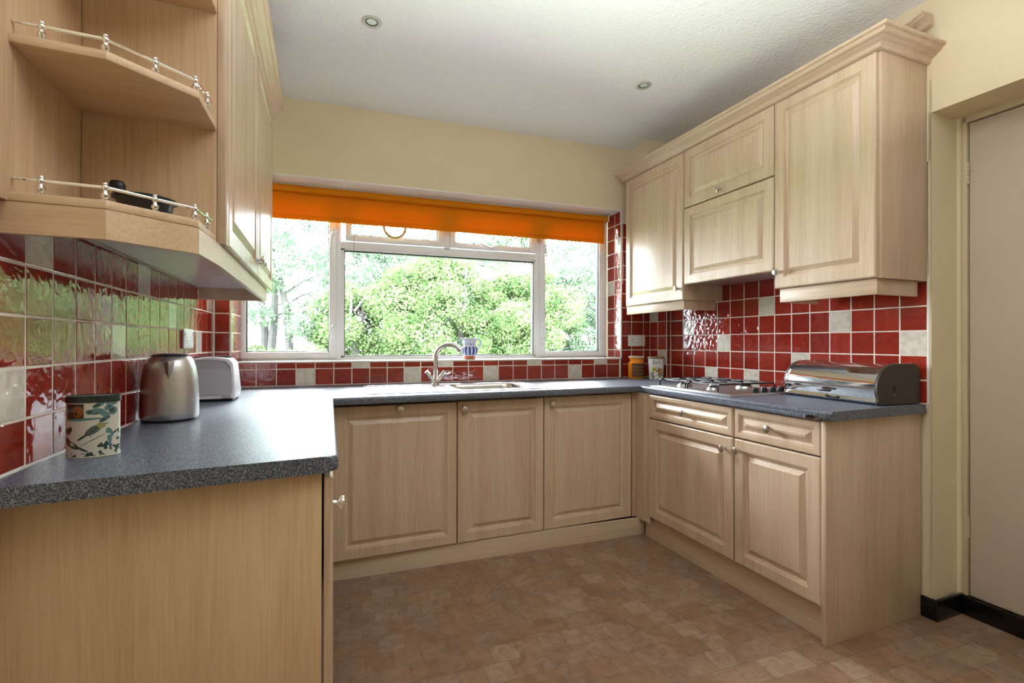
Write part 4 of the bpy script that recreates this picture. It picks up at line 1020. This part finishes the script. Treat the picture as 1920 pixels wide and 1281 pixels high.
hd.tube(vs, [.003]+[.0072]*(n0-1)+[.003], 8); BB.part('handle', hd, mat('dark_bronze', srgb(48, 38, 32), .45))
BB.part('rivet', MB().lathe([(0, -.0015), (.003, -.0015), (.003, .001), (0, .001)], bpt(-.0005, .10, .045), 'y', 10), M_chrome)
em = MB().tube([bpt(-.0008, .10, .062), bpt(-.0008, .094, .072), bpt(-.0008, .10, .084), bpt(-.0008, .106, .072), bpt(-.0008, .10, .062)], .0009, 5, False)
BB.part('emblem', em, M_blackp)

# ------------------------------------------------------------------ ceiling spotlights
for (x, y), lab in (((.793, -.883), 'recessed ceiling spotlight with pale ring above the left worktop'), ((2.292, -.835), 'recessed ceiling spotlight with pale ring nearer the right cabinets')):
    T = Thing('spotlight', lab, 'light', W, (x, y, ZC), 'recessed spotlights in the ceiling')
    c_ = (x, y, ZC)
    T.part('ring', MB().lathe([(.045, .001), (.045, -.003), (.040, -.006), (.031, -.0045), (.028, .0005)], c_, 'z', 36), mat('pale_grey_ring', srgb(196, 194, 184), .35))
    T.part('collar', MB().lathe([(.0285, .0), (.027, -.003), (.0225, -.0015), (.0225, .0)], c_, 'z', 30), mat('dark_collar', srgb(70, 72, 60), .4))
    T.part('bulb', MB().lathe([(0, -.0035), (.012, -.003), (.0222, -.001), (.0222, .0005)], c_, 'z', 30), M_bulb)

# ------------------------------------------------------------------ door recess on the right
dr = Thing('door_1', None, None, R, (XN, -2.3, 0), kind='structure')
dy0, dy1, dz = SN-.040, -2.72, 2.124
dr.part('door_leaf', MB().box(XN+.012, XN+.05, dy1, dy0, .083, dz, .002), M_door)
dr.part('door_frame', MB().box(XN, XN+.06, SN-.0365, SN-.012, .083, 2.155, .002).box(XN, XN+.06, dy1-.04, dy1-.003, .083, 2.155).box(XN, XN+.06, dy1-.04, SN-.012, dz+.004, 2.155, .002), M_frame)
mesh_obj('gap_shade_sheet', MB().box(XN+.051, XN+.058, dy1-.03, SN-.02, .08, 2.14), M_dark, dr.o, dr.base, smooth=False)  # dark sheet that paints the shade in the gap round the door
for z0, z1 in ((1.862, 1.955), (.335, .425)):
    h = MB()
    for i in range(5):
        a = z0+(z1-z0)*i/5; h.lathe([(0, .001), (.0055, .001), (.0055, (z1-z0)/5-.001), (0, (z1-z0)/5-.001)], (XN+.006, dy0+.003, a), 'z', 12)
    dr.part('hinge', h, M_frame)
HK = .088
sb = Thing('baseboard_right', None, None, R, (0, SN, 0), kind='structure')
sb.part('skirting_board', MB().box(-.012, .003, SN-.012, -1.809, 0, HK, .003), M_skirt)
sb.part('skirting_board', MB().box(-.012, XN+.002, SN-.024, SN-.011, 0, HK, .003), M_skirt)
sb.part('skirting_board', MB().box(XN-.012, XN+.004, -2.9, SN-.024, 0, .080, .003), M_skirt)
sb.part('skirting_board', MB().box(XN-.001, XN+.02, -5.5, -2.86, 0, .080, .003), M_skirt)
# hairline crack and scuff marks stay as thin relief on the plaster
# ------------------------------------------------------------------ outside
struct('ground', MB().box(-16, 22, 3.0, 40, -.35, -.3), M_lawn)
struct('bounce_paving', MB().box(-6, 10, .3, 3.0, -.36, -.29), mat('pale_bounce_paving', srgb(216, 212, 204), .8, noise=.04, nscale=5))  # added, hidden by the sill; pale so it bounces daylight to the ceiling
def leaves(name, T, blobs, n, size, m, seed):
    rg_ = np.random.default_rng(seed); P = []; 
    per = max(1, n//len(blobs))
    for (cx, cy, cz, rx, ry, rz) in blobs:
        d = rg_.normal(size=(per, 3)); d /= np.linalg.norm(d, axis=1)[:, None]
        rr = rg_.uniform(.25, 1, per)**.45
        P.append(np.array([cx, cy, cz])+d*rr[:, None]*np.array([rx, ry, rz]))
    P = np.concatenate(P); k = len(P)
    a = rg_.normal(size=(k, 3)); a /= np.linalg.norm(a, axis=1)[:, None]
    b = rg_.normal(size=(k, 3)); b -= a*(a*b).sum(1)[:, None]; b /= np.linalg.norm(b, axis=1)[:, None]
    s_ = size*rg_.uniform(.6, 1.3, k)[:, None]
    V = np.stack([P-a*s_, P-b*s_*.45, P+a*s_, P+b*s_*.45], 1).reshape(-1, 3)-np.array(T.base)
    me = bpy.data.meshes.new(name); me.vertices.add(len(V)); me.vertices.foreach_set('co', V.ravel().astype(np.float32))
    me.loops.add(len(V)); me.loops.foreach_set('vertex_index', np.arange(len(V), dtype=np.int32))
    me.polygons.add(k); me.polygons.foreach_set('loop_start', np.arange(0, 4*k, 4, dtype=np.int32)); me.polygons.foreach_set('loop_total', np.full(k, 4, dtype=np.int32))
    me.update(); me.validate(); me.materials.append(m)
    o = bpy.data.objects.new(name, me); C.objects.link(o); o.parent = T.o; o['kind'] = 'stuff'; return o
def tree(x, y, h, spread, nblob, nleaf, size, label, m, name='leafy_tree', trunks=1, low=.35, seed=1, br=.32, cat='tree'):
    T = Thing(name, label, cat, W, (x, y, -.3)); r = random.Random(seed)
    tk = MB(); blobs = []
    for t in range(trunks):
        a = r.uniform(0, 6.3); lx, ly = x+.22*cos(a)*(trunks > 1), y+.22*sin(a)*(trunks > 1)
        tx_, ty_ = lx+r.uniform(-.35, .35)*(.5+spread*.3), ly+r.uniform(-.3, .3)
        tk.tube([(lx, ly, -.3), (lx+(tx_-lx)*.4+.06, ly, h*.35), (tx_-.04, ty_, h*.65), (tx_, ty_, h*.95)], [.085, .065, .04, .015], 8)
        for i in range(7):
            f = r.uniform(.3, .9); zz = h*f; a2 = r.uniform(0, 6.3); l_ = spread*(1.05-f*.5)*r.uniform(.5, 1)
            bx_, by_ = lx+(tx_-lx)*f, ly+(ty_-ly)*f
            tk.tube([(bx_, by_, zz), (bx_+l_*.5*cos(a2), by_+l_*.5*sin(a2), zz+.18), (bx_+l_*cos(a2), by_+l_*sin(a2), zz+.28)], [.026, .016, .007], 6)
    T.part('trunk', tk, M_bark)
    for i in range(nblob):
        a = r.uniform(0, 6.3); f = r.uniform(low, 1); rad = spread*sqrt(r.uniform(.02, 1))*sqrt(max(.12, 1-((f-.5)/.62)**2))
        b = br*r.uniform(.6, 1.25)
        blobs.append((x+rad*cos(a), y+rad*sin(a)*.8, h*f, b, b, b*.75))
    leaves('foliage', T, blobs, nleaf, size, m, seed)
    return T
tree(2.25, 5.2, 2.6, 1.15, 90, 95000, .027, 'big rounded bright green bush straight behind the middle of the window', M_leaf, 'garden_bush', 3, .02, 11, .36, 'bush')
tree(3.75, 5.0, 2.4, 1.0, 70, 80000, .027, 'dense green bush behind the right half of the big pane', M_leaf, 'garden_bush', 3, .02, 12, .34, 'bush')
tree(5.3, 5.6, 2.75, 1.1, 66, 64000, .029, 'green bush behind the right hand casement', M_leaf2, 'garden_bush', 3, .02, 13, .34, 'bush')
tree(.95, 5.4, 2.05, .85, 56, 48000, .028, 'lower green bush behind the left end of the big pane', M_leaf, 'garden_bush', 3, .02, 14, .32, 'bush')
tree(-.35, 6.0, 4.6, 1.3, 60, 30000, .033, 'thin tree with pale forked trunks seen through the left casement', M_leaf2, 'slender_tree', 3, .28, 15, .34)
tree(-1.4, 5.6, 1.2, .9, 40, 26000, .030, 'low hedge bush at the foot of the left casement view', M_leaf, 'garden_bush', 2, .02, 16, .3, 'bush')
tree(1.9, 9.5, 5.4, 2.0, 80, 38000, .045, 'tall pale tree rising behind the bushes left of centre', M_leaf2, 'tall_tree', 2, .3, 17, .5)
tree(5.0, 10., 5.8, 2.1, 80, 38000, .045, 'tall pale tree rising behind the bushes right of centre', M_leaf2, 'tall_tree', 2, .3, 18, .5)
tree(8.2, 9.5, 5.4, 1.9, 70, 26000, .045, 'tall pale tree at the far right of the window view', M_leaf2, 'tall_tree', 2, .3, 19, .5)
tree(.2, 4.4, .95, .8, 34, 24000, .026, 'small low shrub just outside the left casement', M_leaf, 'garden_bush', 2, .02, 20, .26, 'bush')
tree(-1.9, 10., 5.2, 1.7, 60, 13000, .045, 'tall faint tree at the far left of the window view', M_leaf2, 'tall_tree', 2, .3, 21, .5)
